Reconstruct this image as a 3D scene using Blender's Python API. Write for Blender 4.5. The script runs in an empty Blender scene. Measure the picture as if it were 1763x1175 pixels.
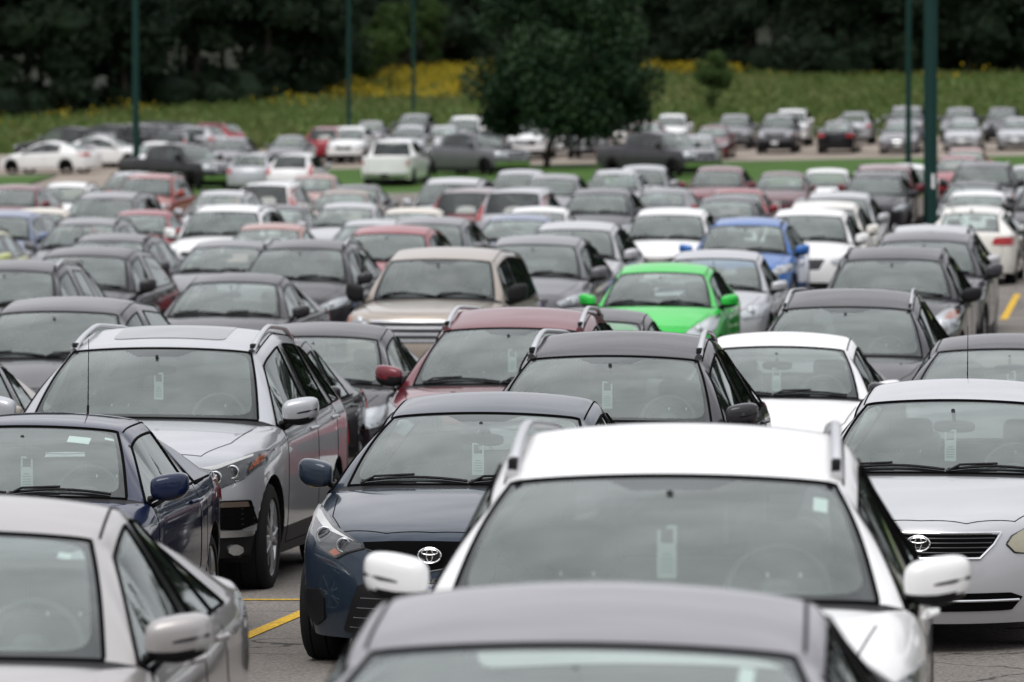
import bpy, bmesh, math, random
import numpy as np
from mathutils import Vector, Matrix
from mathutils.bvhtree import BVHTree
from mathutils.geometry import delaunay_2d_cdt
random.seed(7)
# ---------------------------------------------------------------- camera
SC = bpy.context.scene
CZ = 3.05; TILT = .035; FPX = 9794.0; PW, PH = 1763, 1175
cam = bpy.data.cameras.new('camera'); cam_o = bpy.data.objects.new('camera', cam); SC.collection.objects.link(cam_o); SC.camera = cam_o
cam.sensor_width = 36; cam.lens = 200; cam.clip_start = .5; cam.clip_end = 2000
cam_o.location = (0, 0, CZ); cam_o.rotation_euler = (math.pi / 2 - math.atan(TILT), 0, 0)
cam.dof.use_dof = True; cam.dof.focus_distance = 33.0; cam.dof.aperture_fstop = 4.5; cam.dof.aperture_blades = 9
# ---------------------------------------------------------------- world: overcast sky
SUN_EL, SUN_ROT = 52, 200
wd = bpy.data.worlds.new('World'); SC.world = wd; wd.use_nodes = True
nt = wd.node_tree; nt.nodes.clear()
wo = nt.nodes.new('ShaderNodeOutputWorld'); bg = nt.nodes.new('ShaderNodeBackground'); bg.inputs[1].default_value = .10
sky = nt.nodes.new('ShaderNodeTexSky'); sky.sky_type = 'NISHITA'; sky.sun_disc = False
sky.sun_elevation = math.radians(SUN_EL); sky.sun_rotation = math.radians(SUN_ROT)
tc = nt.nodes.new('ShaderNodeTexCoord'); mp = nt.nodes.new('ShaderNodeMapping'); mp.inputs['Scale'].default_value = (1, 1, 2.6)
n1 = nt.nodes.new('ShaderNodeTexNoise'); n1.inputs['Scale'].default_value = 2.3; n1.inputs['Detail'].default_value = 7; n1.inputs['Roughness'].default_value = .58
cr = nt.nodes.new('ShaderNodeValToRGB'); cr.color_ramp.elements[0].position = .32; cr.color_ramp.elements[0].color = (4.6, 4.65, 4.95, 1)
cr.color_ramp.elements[1].position = .68; cr.color_ramp.elements[1].color = (10.2, 10.2, 10.5, 1)
mx = nt.nodes.new('ShaderNodeMix'); mx.data_type = 'RGBA'; mx.inputs[0].default_value = .93
nt.links.new(tc.outputs['Generated'], mp.inputs[0]); nt.links.new(mp.outputs[0], n1.inputs[0]); nt.links.new(n1.outputs[0], cr.inputs[0])
# an overcast sky is about three times as bright overhead as at the horizon
sz = nt.nodes.new('ShaderNodeSeparateXYZ'); nt.links.new(tc.outputs['Generated'], sz.inputs[0])
gr = nt.nodes.new('ShaderNodeMapRange'); gr.inputs[1].default_value = 0; gr.inputs[2].default_value = .9; gr.inputs[3].default_value = .66; gr.inputs[4].default_value = 1.55
nt.links.new(sz.outputs[2], gr.inputs[0])
ml = nt.nodes.new('ShaderNodeMix'); ml.data_type = 'RGBA'; ml.blend_type = 'MULTIPLY'; ml.inputs[0].default_value = 1
nt.links.new(sky.outputs[0], mx.inputs[6]); nt.links.new(cr.outputs[0], mx.inputs[7]); nt.links.new(mx.outputs[2], ml.inputs[6]); nt.links.new(gr.outputs[0], ml.inputs[7]); nt.links.new(ml.outputs[2], bg.inputs[0]); nt.links.new(bg.outputs[0], wo.inputs[0])
sun = bpy.data.lights.new('sun', 'SUN'); sun.energy = 1.0; sun.angle = math.radians(30); sun.color = (1, .97, .93)
sun_o = bpy.data.objects.new('sun', sun); SC.collection.objects.link(sun_o)
_a = math.radians(SUN_ROT); _e = math.radians(SUN_EL)
_d = Vector((math.sin(_a) * math.cos(_e), math.cos(_a) * math.cos(_e), math.sin(_e)))
sun_o.rotation_euler = _d.to_track_quat('Z', 'Y').to_euler()
SC.view_settings.view_transform = 'Standard'; SC.view_settings.look = 'None'; SC.view_settings.exposure = 0.30; SC.view_settings.gamma = 1
SC.render.engine = 'CYCLES'
try:
    SC.cycles.use_denoising = True; SC.cycles.denoiser = 'OPENIMAGEDENOISE'
    SC.cycles.max_bounces = 8; SC.cycles.transparent_max_bounces = 16; SC.cycles.diffuse_bounces = 3; SC.cycles.glossy_bounces = 3
    SC.cycles.caustics_reflective = False; SC.cycles.caustics_refractive = False; SC.cycles.sample_clamp_indirect = 6
except Exception: pass

# ---------------------------------------------------------------- helpers
SC = bpy.context.scene
COL = SC.collection
V = Vector

def lerp(a, b, t): return a + (b - a) * t

def table(tab, x):
    if x <= tab[0][0]: return tab[0][1]
    for (x0, y0), (x1, y1) in zip(tab, tab[1:]):
        if x <= x1:
            t = (x - x0) / (x1 - x0) if x1 > x0 else 0
            return y0 + (y1 - y0) * t
    return tab[-1][1]

def smooth_table(tab, x):
    if x <= tab[0][0]: return tab[0][1]
    for (x0, y0), (x1, y1) in zip(tab, tab[1:]):
        if x <= x1:
            t = (x - x0) / (x1 - x0)
            t = t * t * (3 - 2 * t)
            return y0 + (y1 - y0) * t
    return tab[-1][1]

def mesh_from(verts, faces, mats=(), idx=None, smooth=True, name='mesh'):
    me = bpy.data.meshes.new(name)
    me.from_pydata([tuple(v) for v in verts], [], faces)
    for m in mats: me.materials.append(m)
    if idx: me.polygons.foreach_set('material_index', idx)
    me.polygons.foreach_set('use_smooth', [smooth] * len(me.polygons))
    me.update()
    return me

class Geo:
    """collects verts and faces of one part"""
    def __init__(s): s.v = []; s.f = []; s.m = []
    def add(s, vs, fs, mi=0):
        n = len(s.v); s.v += [V(p) for p in vs]; s.f += [tuple(i + n for i in f) for f in fs]; s.m += [mi] * len(fs)
        return s
    def box(s, c, d, mi=0, rot=None, bev=0.0):
        cx, cy, cz = c; dx, dy, dz = d[0] / 2, d[1] / 2, d[2] / 2
        bm = bmesh.new(); bmesh.ops.create_cube(bm, size=1)
        for v in bm.verts: v.co = V((v.co.x * 2 * dx, v.co.y * 2 * dy, v.co.z * 2 * dz))
        if bev: bmesh.ops.bevel(bm, geom=bm.edges[:], offset=bev, segments=3, affect='EDGES', profile=.5)
        if rot is not None: bmesh.ops.rotate(bm, verts=bm.verts, matrix=rot)
        bmesh.ops.translate(bm, verts=bm.verts, vec=c)
        bm.verts.index_update()
        s.add([v.co.copy() for v in bm.verts], [[v.index for v in f.verts] for f in bm.faces], mi); bm.free()
        return s
    def tube(s, pts, r, n=8, mi=0, caps=True, flat=1.0):
        pts = [V(p) for p in pts]; rr = r if isinstance(r, (list, tuple)) else [r] * len(pts)
        vs = []; fs = []
        for i, p in enumerate(pts):
            a = pts[max(i - 1, 0)]; b = pts[min(i + 1, len(pts) - 1)]
            t = (b - a).normalized()
            up = V((0, 0, 1)) if abs(t.z) < .92 else V((1, 0, 0))
            u = t.cross(up).normalized(); w = u.cross(t).normalized()
            for k in range(n):
                an = 2 * math.pi * k / n
                vs.append(p + (u * math.cos(an) + w * math.sin(an) * flat) * rr[i])
        for i in range(len(pts) - 1):
            for k in range(n):
                k2 = (k + 1) % n
                fs.append((i * n + k, i * n + k2, (i + 1) * n + k2, (i + 1) * n + k))
        if caps:
            fs.append(tuple(range(n - 1, -1, -1))); fs.append(tuple((len(pts) - 1) * n + k for k in range(n)))
        return s.add(vs, fs, mi)
    def lathe(s, prof, c=(0, 0, 0), axis='x', n=32, mi=0):
        vs = []; fs = []
        for (a, r) in prof:
            for k in range(n):
                an = 2 * math.pi * k / n
                if axis == 'x': vs.append((c[0] + a, c[1] + r * math.cos(an), c[2] + r * math.sin(an)))
                elif axis == 'y': vs.append((c[0] + r * math.cos(an), c[1] + a, c[2] + r * math.sin(an)))
                else: vs.append((c[0] + r * math.cos(an), c[1] + r * math.sin(an), c[2] + a))
        for i in range(len(prof) - 1):
            for k in range(n):
                k2 = (k + 1) % n
                fs.append((i * n + k, i * n + k2, (i + 1) * n + k2, (i + 1) * n + k))
        return s.add(vs, fs, mi)
    def ell(s, c, r, e=1.0, n=20, m=12, mi=0, fn=None):
        vs = []; fs = []
        sg = lambda x, p: math.copysign(abs(x) ** p, x)
        for i in range(m + 1):
            ph = -math.pi / 2 + math.pi * i / m
            for k in range(n):
                th = 2 * math.pi * k / n
                p = V((sg(math.cos(ph), e) * sg(math.cos(th), e), sg(math.cos(ph), e) * sg(math.sin(th), e), sg(math.sin(ph), e)))
                p = V((p.x * r[0], p.y * r[1], p.z * r[2]))
                if fn: p = fn(p)
                vs.append(p + V(c))
        for i in range(m):
            for k in range(n):
                k2 = (k + 1) % n
                fs.append((i * n + k, i * n + k2, (i + 1) * n + k2, (i + 1) * n + k))
        return s.add(vs, fs, mi)
    def mirrored(s):
        g = Geo(); g.v = s.v + [V((-p.x, p.y, p.z)) for p in s.v]
        n = len(s.v); g.f = s.f + [tuple(i + n for i in reversed(f)) for f in s.f]; g.m = s.m + s.m
        return g
    def flip(s):
        g = Geo(); g.v = [V((-p.x, p.y, p.z)) for p in s.v]; g.f = [tuple(reversed(f)) for f in s.f]; g.m = list(s.m)
        return g
    def mesh(s, mats, smooth=True, name='mesh', auto=True):
        me = mesh_from(s.v, s.f, mats, s.m, smooth, name)
        bm = bmesh.new(); bm.from_mesh(me)
        bmesh.ops.recalc_face_normals(bm, faces=bm.faces[:]); bm.to_mesh(me); bm.free()
        if auto and smooth:
            try: me.set_sharp_from_angle(angle=math.radians(38))
            except Exception: pass
        return me

# ---------------------------------------------------------------- car shell
WF = [0, .38, .75]
def shell(sp, level):
    L, W, H = sp['L'], sp['W'], sp['H'] + sp.get('crown', .03); W2 = W / 2
    ye0 = sp.get('sweep', .42); ye1 = sp.get('sweep_r', .30)
    zl, yc, zc, yh, zh = sp['zl'], sp['yc'], sp['zc'], sp['yh'], sp['zh']
    yp, yr, zr, yb, zb, zt = sp['yp'], sp['yr'], sp['zr'], sp['yb'], sp['zb'], sp['zt']
    wc, wr, wrr = sp['wc'], sp['wr'], sp.get('wrr', sp['wr'] - .02)
    b0, b1 = sp['b0'], sp['b1']; yB, yC = sp['yB'], sp['yC']
    sill = sp.get('sill', .24)
    wf0 = sp.get('nosew', .90)
    planT = [(ye0, wf0 * W2), (ye0 + .25, lerp(wf0, 1, .62) * W2), (1.15, .99 * W2), (1.6, W2), (L - 1.3, W2), (L - .75, .985 * W2), (L - ye1, .92 * W2)]
    plan = lambda y: table(planT, y)
    beltT = [(ye0, zl - sp.get('fdrop', .03)), (ye0 + .4, lerp(zl, b0, .45)), (yc + .15, b0), (yB, lerp(b0, b1, .45)), (yC, lerp(b0, b1, .85)), (min(yb, L - .4), b1), (L - .12, zt - .02)]
    belt = lambda y: table(beltT, y)
    def roofz(y):
        if y < yp: return H - (H - zh) * ((yp - y) / (yp - yh)) ** 2
        return H - (H - zr) * ((y - yp) / (yr - yp)) ** 2
    ST = []
    def st(y0, ye, z0, z8=None, z7=None, x8=None, x7=None, hood=False, z6=None, tag='', side='p', zs=None, low=None):
        w = plan(ye); x6 = w - (.075 if hood else sp.get('tumble', .055))
        z6_ = belt(ye) if z6 is None else z6
        if hood:
            xs = [0, .25 * x6, .5 * x6, .72 * x6, .9 * x6, x6]
            dz = z0 - z6_
            zz = [z0, z0 - .03 * dz, z0 - .12 * dz, z0 - .30 * dz, z0 - .62 * dz, z6_]
            if z8 is not None: zz[3] = z8
        else:
            xs = [0, WF[1] * x8, WF[2] * x8, x8, x7, x6]
            zz = [z0, lerp(z0, z8, .13), lerp(z0, z8, .5), z8, z7, z6_]
            if low is not None: zz[0] = zz[1] = zz[2] = zz[3] = low
        zs_ = zs or [z6_ - .085, lerp(sill, z6_, .50), lerp(sill, z6_, .2), sill]
        xx = [w - .006, w, w - .012, w - .055]
        ST.append(dict(y0=y0, ye=ye, xs=xs, zz=zz, side=list(zip(xx, zs_)), tag=tag, st=side))
    rowz = sp.get('rowz', [zl - .10, .53, .36, .20])
    # hood
    st(sp.get('ynose', .10), ye0, zl, hood=True, zs=rowz, tag='hood')
    n = 3
    for k in range(1, n + 1):
        t = k / (n + .25)
        y0 = lerp(.14, yc - .04, t); ye = lerp(ye0 + .05, yc + .17, t)
        hz = lerp(zl, zc, 1 - (1 - t) ** 1.5)
        st(y0, ye, hz, hood=True, tag='hood')
    st(yc - .07, yc + .16, zc - .012, hood=True, tag='cowl')
    x6 = plan(yc + .2) - .055
    st(yc, yc + .26, zc, z8=zc - .02, z7=belt(yc + .26) + .012, x8=wc, x7=x6 - .018, tag='ws', side='w1')
    xh = plan(yh) - .055
    rz = sp.get('railz', .06)
    for t in (.33, .67):
        ym = lerp(yc, yh, t)
        zb_ = lerp(zc, zh, t) + .045 * 4 * t * (1 - t)
        st(ym, lerp(yc + .26, yh + .10, t), zb_, z8=lerp(zc - .02, zh - .03, t) + .035 * 4 * t * (1 - t), z7=lerp(belt(yc) + .015, zh - rz - .05, t) + .05 * 4 * t * (1 - t),
           x8=lerp(wc, wr, t) + .01, x7=lerp(x6 - .018, wr + .06, t), tag='ws', side='w1')
    st(yh, yh + .10, zh, z8=zh - .03, z7=zh - rz - .045, x8=wr, x7=wr + .062, tag='roof', side='w1')
    def roof(y, side, wx=None):
        z = roofz(y); t = (y - yh) / (yr - yh)
        wq = lerp(wr, wrr, max(0, t)) + .012 * 4 * t * (1 - t) if wx is None else wx
        st(y, y + .03 * (1 - t), z, z8=z - .046, z7=z - rz - .038, x8=wq, x7=wq + .066, tag='roof', side=side)
    roof(yh + .16, 'w1'); roof(yB - .05, 'bp'); roof(yB + .04, 'w2')
    if sp.get('three'):
        roof(yC - .04, 'bp'); roof(yC + .04, 'w3'); 
        st3 = sp['three']
        roof(st3, 'p')
    else:
        roof(yC, sp.get('cside', 'p'))
    st(yr, yr - .03, zr, z8=zr - .03, z7=zr - rz - .035, x8=wrr, x7=wrr + .064, tag='rg', side='p')
    bed = sp.get('bed')
    wb = sp.get('wb', wrr + .07)
    xq = plan(yb) - .055
    for t in (.5,):
        st(lerp(yr, yb, t), lerp(yr - .03, yb - .16, t), lerp(zr, zb, t) + .04, z8=lerp(zr - .03, zb - .02, t) + .02, z7=lerp(zr - rz - .03, b1 + .02, t) + .02,
           x8=lerp(wrr, wb, t), x7=lerp(wrr + .064, xq - .02, t), tag='rg', side='p')
    st(yb, yb - .16, zb, z8=zb - .02, z7=belt(yb) + .01, x8=wb, x7=xq - .03, tag='deck', side='p')
    if bed:
        for y in (yb + .05, lerp(yb, L, .5), L - .22):
            st(y, y, zb, z8=zb, z7=belt(y) + .0, x8=xq - .10, x7=xq - .06, tag='deck', side='p', low=bed)
        st(L - .14, L - .14, zt, z8=zt, z7=zt, x8=xq - .10, x7=xq - .06, tag='deck')
    elif L - yb > .6:
        st(lerp(yb, L - .12, .5), lerp(yb - .1, L - ye1, .5), lerp(zb, zt, .45) + .01, z8=lerp(zb, zt, .5) - .01, z7=lerp(belt(yb), zt, .5), x8=wb + .02, x7=xq - .04, tag='deck')
    st(L - sp.get('ytail', .08), L - ye1, zt, z8=zt - .015, z7=zt - .03, x8=plan(L - ye1) * .74, x7=plan(L - ye1) * .9 - .03, tag='end',
       zs=sp.get('rowzr', [zt - .12, .58, .40, .26]))
    NS = len(ST)
    verts = []; idx = {}
    def vtx(key, p):
        idx[key] = len(verts); verts.append(V(p)); return idx[key]
    for i, s in enumerate(ST):
        x6 = s['xs'][5]
        for c in range(-5, 6):
            x = s['xs'][abs(c)]; z = s['zz'][abs(c)]
            y = s['y0'] + (s['ye'] - s['y0']) * (x / x6) ** 2.2
            vtx(('t', i, c), (math.copysign(x, c) if c else 0, y, z))
        for sg in (-1, 1):
            for r, (x, z) in enumerate(s['side']):
                vtx(('s', i, sg, r), (sg * x, s['ye'], z))
    # front and rear faces
    FR = sp.get('frow', [.035, .0, .0, .07]); RR = sp.get('rrow', [.03, .0, .0, .06])
    cf = [0, .22, .44, .66, .86, 1]
    for nm, i, rows, zz in (('f', 0, FR, None), ('r', NS - 1, RR, None)):
        s = ST[i]
        for r in range(4):
            xw, z = s['side'][r]
            for c in range(-4, 5):
                x = cf[abs(c)] * xw
                y0 = rows[r] if nm == 'f' else L - rows[r]
                pw = sp.get('pw', 2.6)
                y = y0 + (s['ye'] - y0) * (abs(x) / xw) ** pw
                zc_ = z + (sp.get('frontdip', 0) * (1 - (x / xw) ** 2) if nm == 'f' and r == 0 else 0)
                vtx((nm, r, c), (math.copysign(x, c) if c else 0, y, zc_))
    faces = []; tags = []; uvs = []
    def gv(nm, r, c):
        i = 0 if nm == 'f' else NS - 1
        if r == -1: return idx[('t', i, c)]
        if abs(c) == 5: return idx[('s', i, 1 if c > 0 else -1, r)]
        return idx[(nm, r, c)]
    # ws / rg interval ranges for uv
    wsI = [i for i in range(NS - 1) if ST[i]['tag'] == 'ws']; rgI = [i for i in range(NS - 1) if ST[i]['tag'] == 'rg']
    def rngof(lst, i): return (i - lst[0]) / len(lst), (i + 1 - lst[0]) / len(lst)
    sideI = {}
    for i in range(NS - 1):
        sideI.setdefault(ST[i]['st'], []).append(i)
    ylen = lambda i: ST[i]['ye']
    for i in range(NS - 1):
        tg = ST[i]['tag']
        for c in range(-5, 5):
            f = [idx[('t', i, c)], idx[('t', i + 1, c)], idx[('t', i + 1, c + 1)], idx[('t', i, c + 1)]]
            band = max(abs(c), abs(c + 1))
            t = 'body'; uv = [(0, 0)] * 4
            if band <= 3 and tg in ('ws', 'rg'):
                a, b = rngof(wsI if tg == 'ws' else rgI, i)
                xx = lambda q: .5 + .5 * math.copysign([0, .38, .75, 1][abs(q)], q) if q else .5
                u0, u1 = xx(c), xx(c + 1)
                t = 'windshield' if tg == 'ws' else 'rear_window'; uv = [(u0, a), (u0, b), (u1, b), (u1, a)]
            elif tg == 'cowl' and band <= 4: t = 'trim'
            elif band == 5 and ST[i]['st'] != 'p' and tg in ('ws', 'roof'):
                sd = ST[i]['st']
                if sd == 'bp': t = 'pillar'
                else:
                    L0 = sideI[sd]; ya, yb_ = ylen(L0[0]), ylen(L0[-1] + 1)
                    a = (ylen(i) - ya) / (yb_ - ya); b = (ylen(i + 1) - ya) / (yb_ - ya)
                    t = sd + ('L' if c > 0 else 'R')
                    vo, vi = (0, 1) if c < 0 else (1, 0)
                    uv = [(a, vo), (b, vo), (b, vi), (a, vi)]
            faces.append(f); tags.append(t); uvs.append(uv)
        for sg in (-1, 1):
            for r in range(-1, 3):
                A = lambda ii, rr: idx[('t', ii, 5 * sg)] if rr == -1 else idx[('s', ii, sg, rr)]
                f = [A(i, r), A(i, r + 1), A(i + 1, r + 1), A(i + 1, r)]
                if sg > 0: f.reverse()
                faces.append(f); tags.append('trim' if (r == 2 and sp.get('clad')) else 'body'); uvs.append([(0, 0)] * 4)
    for nm in ('f', 'r'):
        for r in range(-1, 3):
            for c in range(-5, 5):
                f = [gv(nm, r, c), gv(nm, r, c + 1), gv(nm, r + 1, c + 1), gv(nm, r + 1, c)]
                if nm == 'r': f.reverse()
                faces.append(f); tags.append('trim' if (r == 2 and sp.get('clad')) else 'body'); uvs.append([(0, 0)] * 4)
    tagset = sorted(set(tags)); tid = {t: k for k, t in enumerate(tagset)}
    me = bpy.data.meshes.new('cage'); me.from_pydata([tuple(v) for v in verts], [], faces)
    me.polygons.foreach_set('material_index', [tid[t] for t in tags])
    for t in tagset: me.materials.append(None)
    uvl = me.uv_layers.new(name='UVMap')
    k = 0
    for p, uv in zip(me.polygons, uvs):
        vs = list(p.vertices); src = faces[p.index]
        for li in p.loop_indices:
            uvl.data[li].uv = uv[src.index(me.loops[li].vertex_index)]
    # creases
    cr = me.attributes.new('crease_edge', 'FLOAT', 'EDGE')
    em = {tuple(sorted(e.vertices)): e.index for e in me.edges}
    def crease(a, b, v):
        e = em.get(tuple(sorted((a, b))))
        if e is not None: cr.data[e].value = max(cr.data[e].value, v)
    for i in range(NS - 1):
        for sg in (-1, 1):
            t4 = ST[i]['tag'] in ('ws', 'roof', 'rg')
            if i < 2: continue
            crease(idx[('t', i, 5 * sg)], idx[('t', i + 1, 5 * sg)], .55 if t4 else sp.get('fcrease', .30))
            if t4:
                crease(idx[('t', i, 4 * sg)], idx[('t', i + 1, 4 * sg)], .35)
                crease(idx[('t', i, 3 * sg)], idx[('t', i + 1, 3 * sg)], .30)
            if bed and ST[i]['tag'] == 'deck':
                for cc in (3, 4, 5): crease(idx[('t', i, cc * sg)], idx[('t', i + 1, cc * sg)], .8)
            crease(idx[('s', i, sg, 0)], idx[('s', i + 1, sg, 0)], sp.get('shoulder', .25))
    for i in range(NS):
        tg = ST[i]['tag']; pv = ST[i - 1]['tag'] if i else ''
        v = 0
        if tg == 'cowl': v = .7
        if tg == 'ws' and pv == 'cowl': v = .8
        if tg == 'roof' and pv == 'ws': v = .45
        if tg == 'rg' and pv == 'roof': v = .45
        if tg == 'deck' and pv == 'rg': v = .7
        if tg == 'end': v = sp.get('tailcrease', .45)
        if i == 0: v = sp.get('nosecrease', .25)
        if v:
            for c in range(-5, 5): crease(idx[('t', i, c)], idx[('t', i, c + 1)], v)
    for c in range(-5, 5):
        for nm in ('f', 'r'): crease(gv(nm, 1, c), gv(nm, 1, c + 1), sp.get('bumpcrease', .2))
    ob = bpy.data.objects.new('cage', me); COL.objects.link(ob)
    md = ob.modifiers.new('s', 'SUBSURF'); md.levels = level; md.render_levels = level
    dg = bpy.context.evaluated_depsgraph_get(); dg.update()
    ev = bpy.data.meshes.new_from_object(ob.evaluated_get(dg))
    bpy.data.objects.remove(ob); bpy.data.meshes.remove(me)
    ev.flip_normals()
    return ev, tagset, ST

def cut_arches(ev, centers, R, keep_tag):
    """delete side faces inside wheel arches and snap the rim of the hole to a circle; returns verts, polys"""
    bm = bmesh.new(); bm.from_mesh(ev)
    uvl = bm.loops.layers.uv.active
    dele = set()
    for (cy, cz) in centers:
        cand = [v for v in bm.verts if abs(v.co.x) > .45 and (v.co.y - cy) ** 2 + (v.co.z - cz) ** 2 < (R * 1.35) ** 2 and v.co.z < cz + R * 1.3]
        ins = {v for v in cand if math.hypot(v.co.y - cy, v.co.z - cz) < R}
        cell = sum(e.calc_length() for e in bm.edges[:200]) / 200
        snap = set()
        for v in ins:
            if any(o.other_vert(v) not in ins for o in v.link_edges):
                snap.add(v)
        for v in snap:
            d = V((0, v.co.y - cy, v.co.z - cz))
            if d.length > 1e-4:
                d.normalize(); v.co.y = cy + d.y * R; v.co.z = cz + d.z * R
        hard = ins - snap
        for v in hard:
            for f in v.link_faces: dele.add(f)
        for f in bm.faces:
            if all(v in ins for v in f.verts): dele.add(f)
    bmesh.ops.delete(bm, geom=list(dele), context='FACES')
    for (cy, cz) in centers:
        for v in bm.verts:
            if abs(v.co.x) > .45 and v.is_boundary:
                d = math.hypot(v.co.y - cy, v.co.z - cz)
                if d < R * 1.25 and v.co.z > .26:
                    v.co.y = cy + (v.co.y - cy) * R / d; v.co.z = cz + (v.co.z - cz) * R / d
    bm.to_mesh(ev); bm.free()

def split_tags(ev, tagset):
    out = {}
    uvd = ev.uv_layers.active.data if ev.uv_layers.active else None
    co = [v.co.copy() for v in ev.vertices]
    for p in ev.polygons:
        t = tagset[p.material_index]
        out.setdefault(t, []).append(([i for i in p.vertices], [tuple(uvd[l].uv) for l in p.loop_indices]))
    return co, out

def part_mesh(co, groups, mats, name):
    """groups: list of (polys, matindex)"""
    mp = {}; vs = []; fs = []; mi = []; uv = []
    for polys, m in groups:
        for p, u in polys:
            f = []
            for i in p:
                if i not in mp: mp[i] = len(vs); vs.append(co[i])
                f.append(mp[i])
            fs.append(f); mi.append(m); uv += u
    me = mesh_from(vs, fs, mats, mi, True, name)
    l = me.uv_layers.new(name='UVMap'); l.data.foreach_set('uv', [c for t in uv for c in t])
    return me

# ---------------------------------------------------------------- decals laid on the shell
class Surf:
    def __init__(s, ev, dz=0):
        s.b = BVHTree.FromPolygons([v.co.copy() for v in ev.vertices], [list(p.vertices) for p in ev.polygons])
    def hit(s, a, b, axis, off=0.0):
        if axis == 'front': o, d = V((a, -2, b)), V((0, 1, 0))
        elif axis == 'rear': o, d = V((a, 9, b)), V((0, -1, 0))
        elif axis == 'left': o, d = V((3, a, b)), V((-1, 0, 0))
        elif axis == 'right': o, d = V((-3, a, b)), V((1, 0, 0))
        else: o, d = V((a, b, 5)), V((0, 0, -1))
        h, n, i, t = s.b.ray_cast(o, d)
        if h is None:
            h, n, i, t = s.b.find_nearest(o + d * 2.3)
            if h is None: return None
        if n.dot(d) > 0: n = -n
        return h + n * off

def poly_round(poly, r=.25, n=4):
    """rounds a polygon's corners by a fraction r of the adjoining sides"""
    out = []
    m = len(poly)
    for i in range(m):
        p0, p1, p2 = V(poly[i - 1]), V(poly[i]), V(poly[(i + 1) % m])
        ra = min(r, .49)
        a = p1 + (p0 - p1) * ra; b = p1 + (p2 - p1) * ra
        for k in range(n + 1):
            t = k / n
            out.append(tuple((1 - t) ** 2 * a + 2 * t * (1 - t) * p1 + t * t * b))
    return out

def decal(sf, poly, axis, off=.006, step=.04, skirt=.02, rnd=None, geo=None, mi=0):
    if rnd: poly = poly_round(poly, rnd)
    P = []
    m = len(poly)
    for i in range(m):
        a, b = V(poly[i]), V(poly[(i + 1) % m]); k = max(1, int((b - a).length / step))
        for j in range(k): P.append(a + (b - a) * (j / k))
    nb = len(P)
    x0 = min(p.x for p in P); x1 = max(p.x for p in P); y0 = min(p.y for p in P); y1 = max(p.y for p in P)
    def inside(q):
        c = False
        for i in range(nb):
            a, b = P[i], P[i - 1]
            if (a.y > q.y) != (b.y > q.y) and q.x < (b.x - a.x) * (q.y - a.y) / (b.y - a.y) + a.x: c = not c
        return c
    pts = list(P)
    nx = max(1, int((x1 - x0) / step)); ny = max(1, int((y1 - y0) / step))
    for i in range(nx + 1):
        for j in range(ny + 1):
            q = V((x0 + (i + .5) * step, y0 + (j + .5) * step))
            if inside(q) and min((q - p).length for p in P) > step * .4: pts.append(q)
    vs, es, fs, *_ = delaunay_2d_cdt(pts, [], [list(range(nb))], 1, 1e-5)
    v3 = [sf.hit(v.x, v.y, axis, off) for v in vs]
    g = geo or Geo()
    g.add(v3, [list(f) for f in fs], mi)
    if skirt:
        edge = {}
        for f in fs:
            for a, b in zip(f, list(f[1:]) + [f[0]]):
                edge[tuple(sorted((a, b)))] = edge.get(tuple(sorted((a, b))), 0) + 1
        bd = [e for e, n in edge.items() if n == 1]
        low = {}
        vv = []; ff = []
        for a, b in bd:
            n = len(vv)
            pa, pb = v3[a], v3[b]
            qa, qb = sf.hit(vs[a].x, vs[a].y, axis, -skirt), sf.hit(vs[b].x, vs[b].y, axis, -skirt)
            vv += [pa, pb, qb, qa]; ff.append((n, n + 1, n + 2, n + 3))
        g.add(vv, ff, mi)
    return g

def drape(sf, pts, axis, r=.003, off=.0, n=6, geo=None, mi=0, step=.06):
    g = geo or Geo(); P = []
    for a, b in zip(pts, pts[1:]):
        a, b = V(a), V(b); k = max(1, int((b - a).length / step))
        for j in range(k): P.append(a + (b - a) * (j / k))
    P.append(V(pts[-1]))
    return g.tube([sf.hit(p.x, p.y, axis, off) for p in P], r, n, mi)

# ---------------------------------------------------------------- materials
def new_mat(name):
    m = bpy.data.materials.new(name); m.use_nodes = True
    nt = m.node_tree; nt.nodes.clear()
    o = nt.nodes.new('ShaderNodeOutputMaterial')
    return m, nt, o
def N(nt, t, **k):
    n = nt.nodes.new('ShaderNode' + t)
    for a, v in k.items():
        if a.startswith('i_'):
            key = a[2:]
            n.inputs[int(key) if key.isdigit() else key.replace('_', ' ')].default_value = v
        else: setattr(n, a, v)
    return n
def MA(nt, op, a, b=None, clamp=False):
    n = nt.nodes.new('ShaderNodeMath'); n.operation = op; n.use_clamp = clamp
    for i, q in enumerate((a, b)):
        if q is None: continue
        if isinstance(q, (int, float)): n.inputs[i].default_value = q
        else: nt.links.new(q, n.inputs[i])
    return n.outputs[0]
def bsdf(nt, col=(.5, .5, .5), rough=.5, metal=0, coat=0, spec=.5, ior=1.45, coat_rough=.03):
    b = nt.nodes.new('ShaderNodeBsdfPrincipled')
    b.inputs['Base Color'].default_value = (*col, 1); b.inputs['Roughness'].default_value = rough
    b.inputs['Metallic'].default_value = metal; b.inputs['Coat Weight'].default_value = coat
    b.inputs['Coat Roughness'].default_value = coat_rough; b.inputs['IOR'].default_value = ior
    b.inputs['Specular IOR Level'].default_value = spec
    return b
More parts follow.
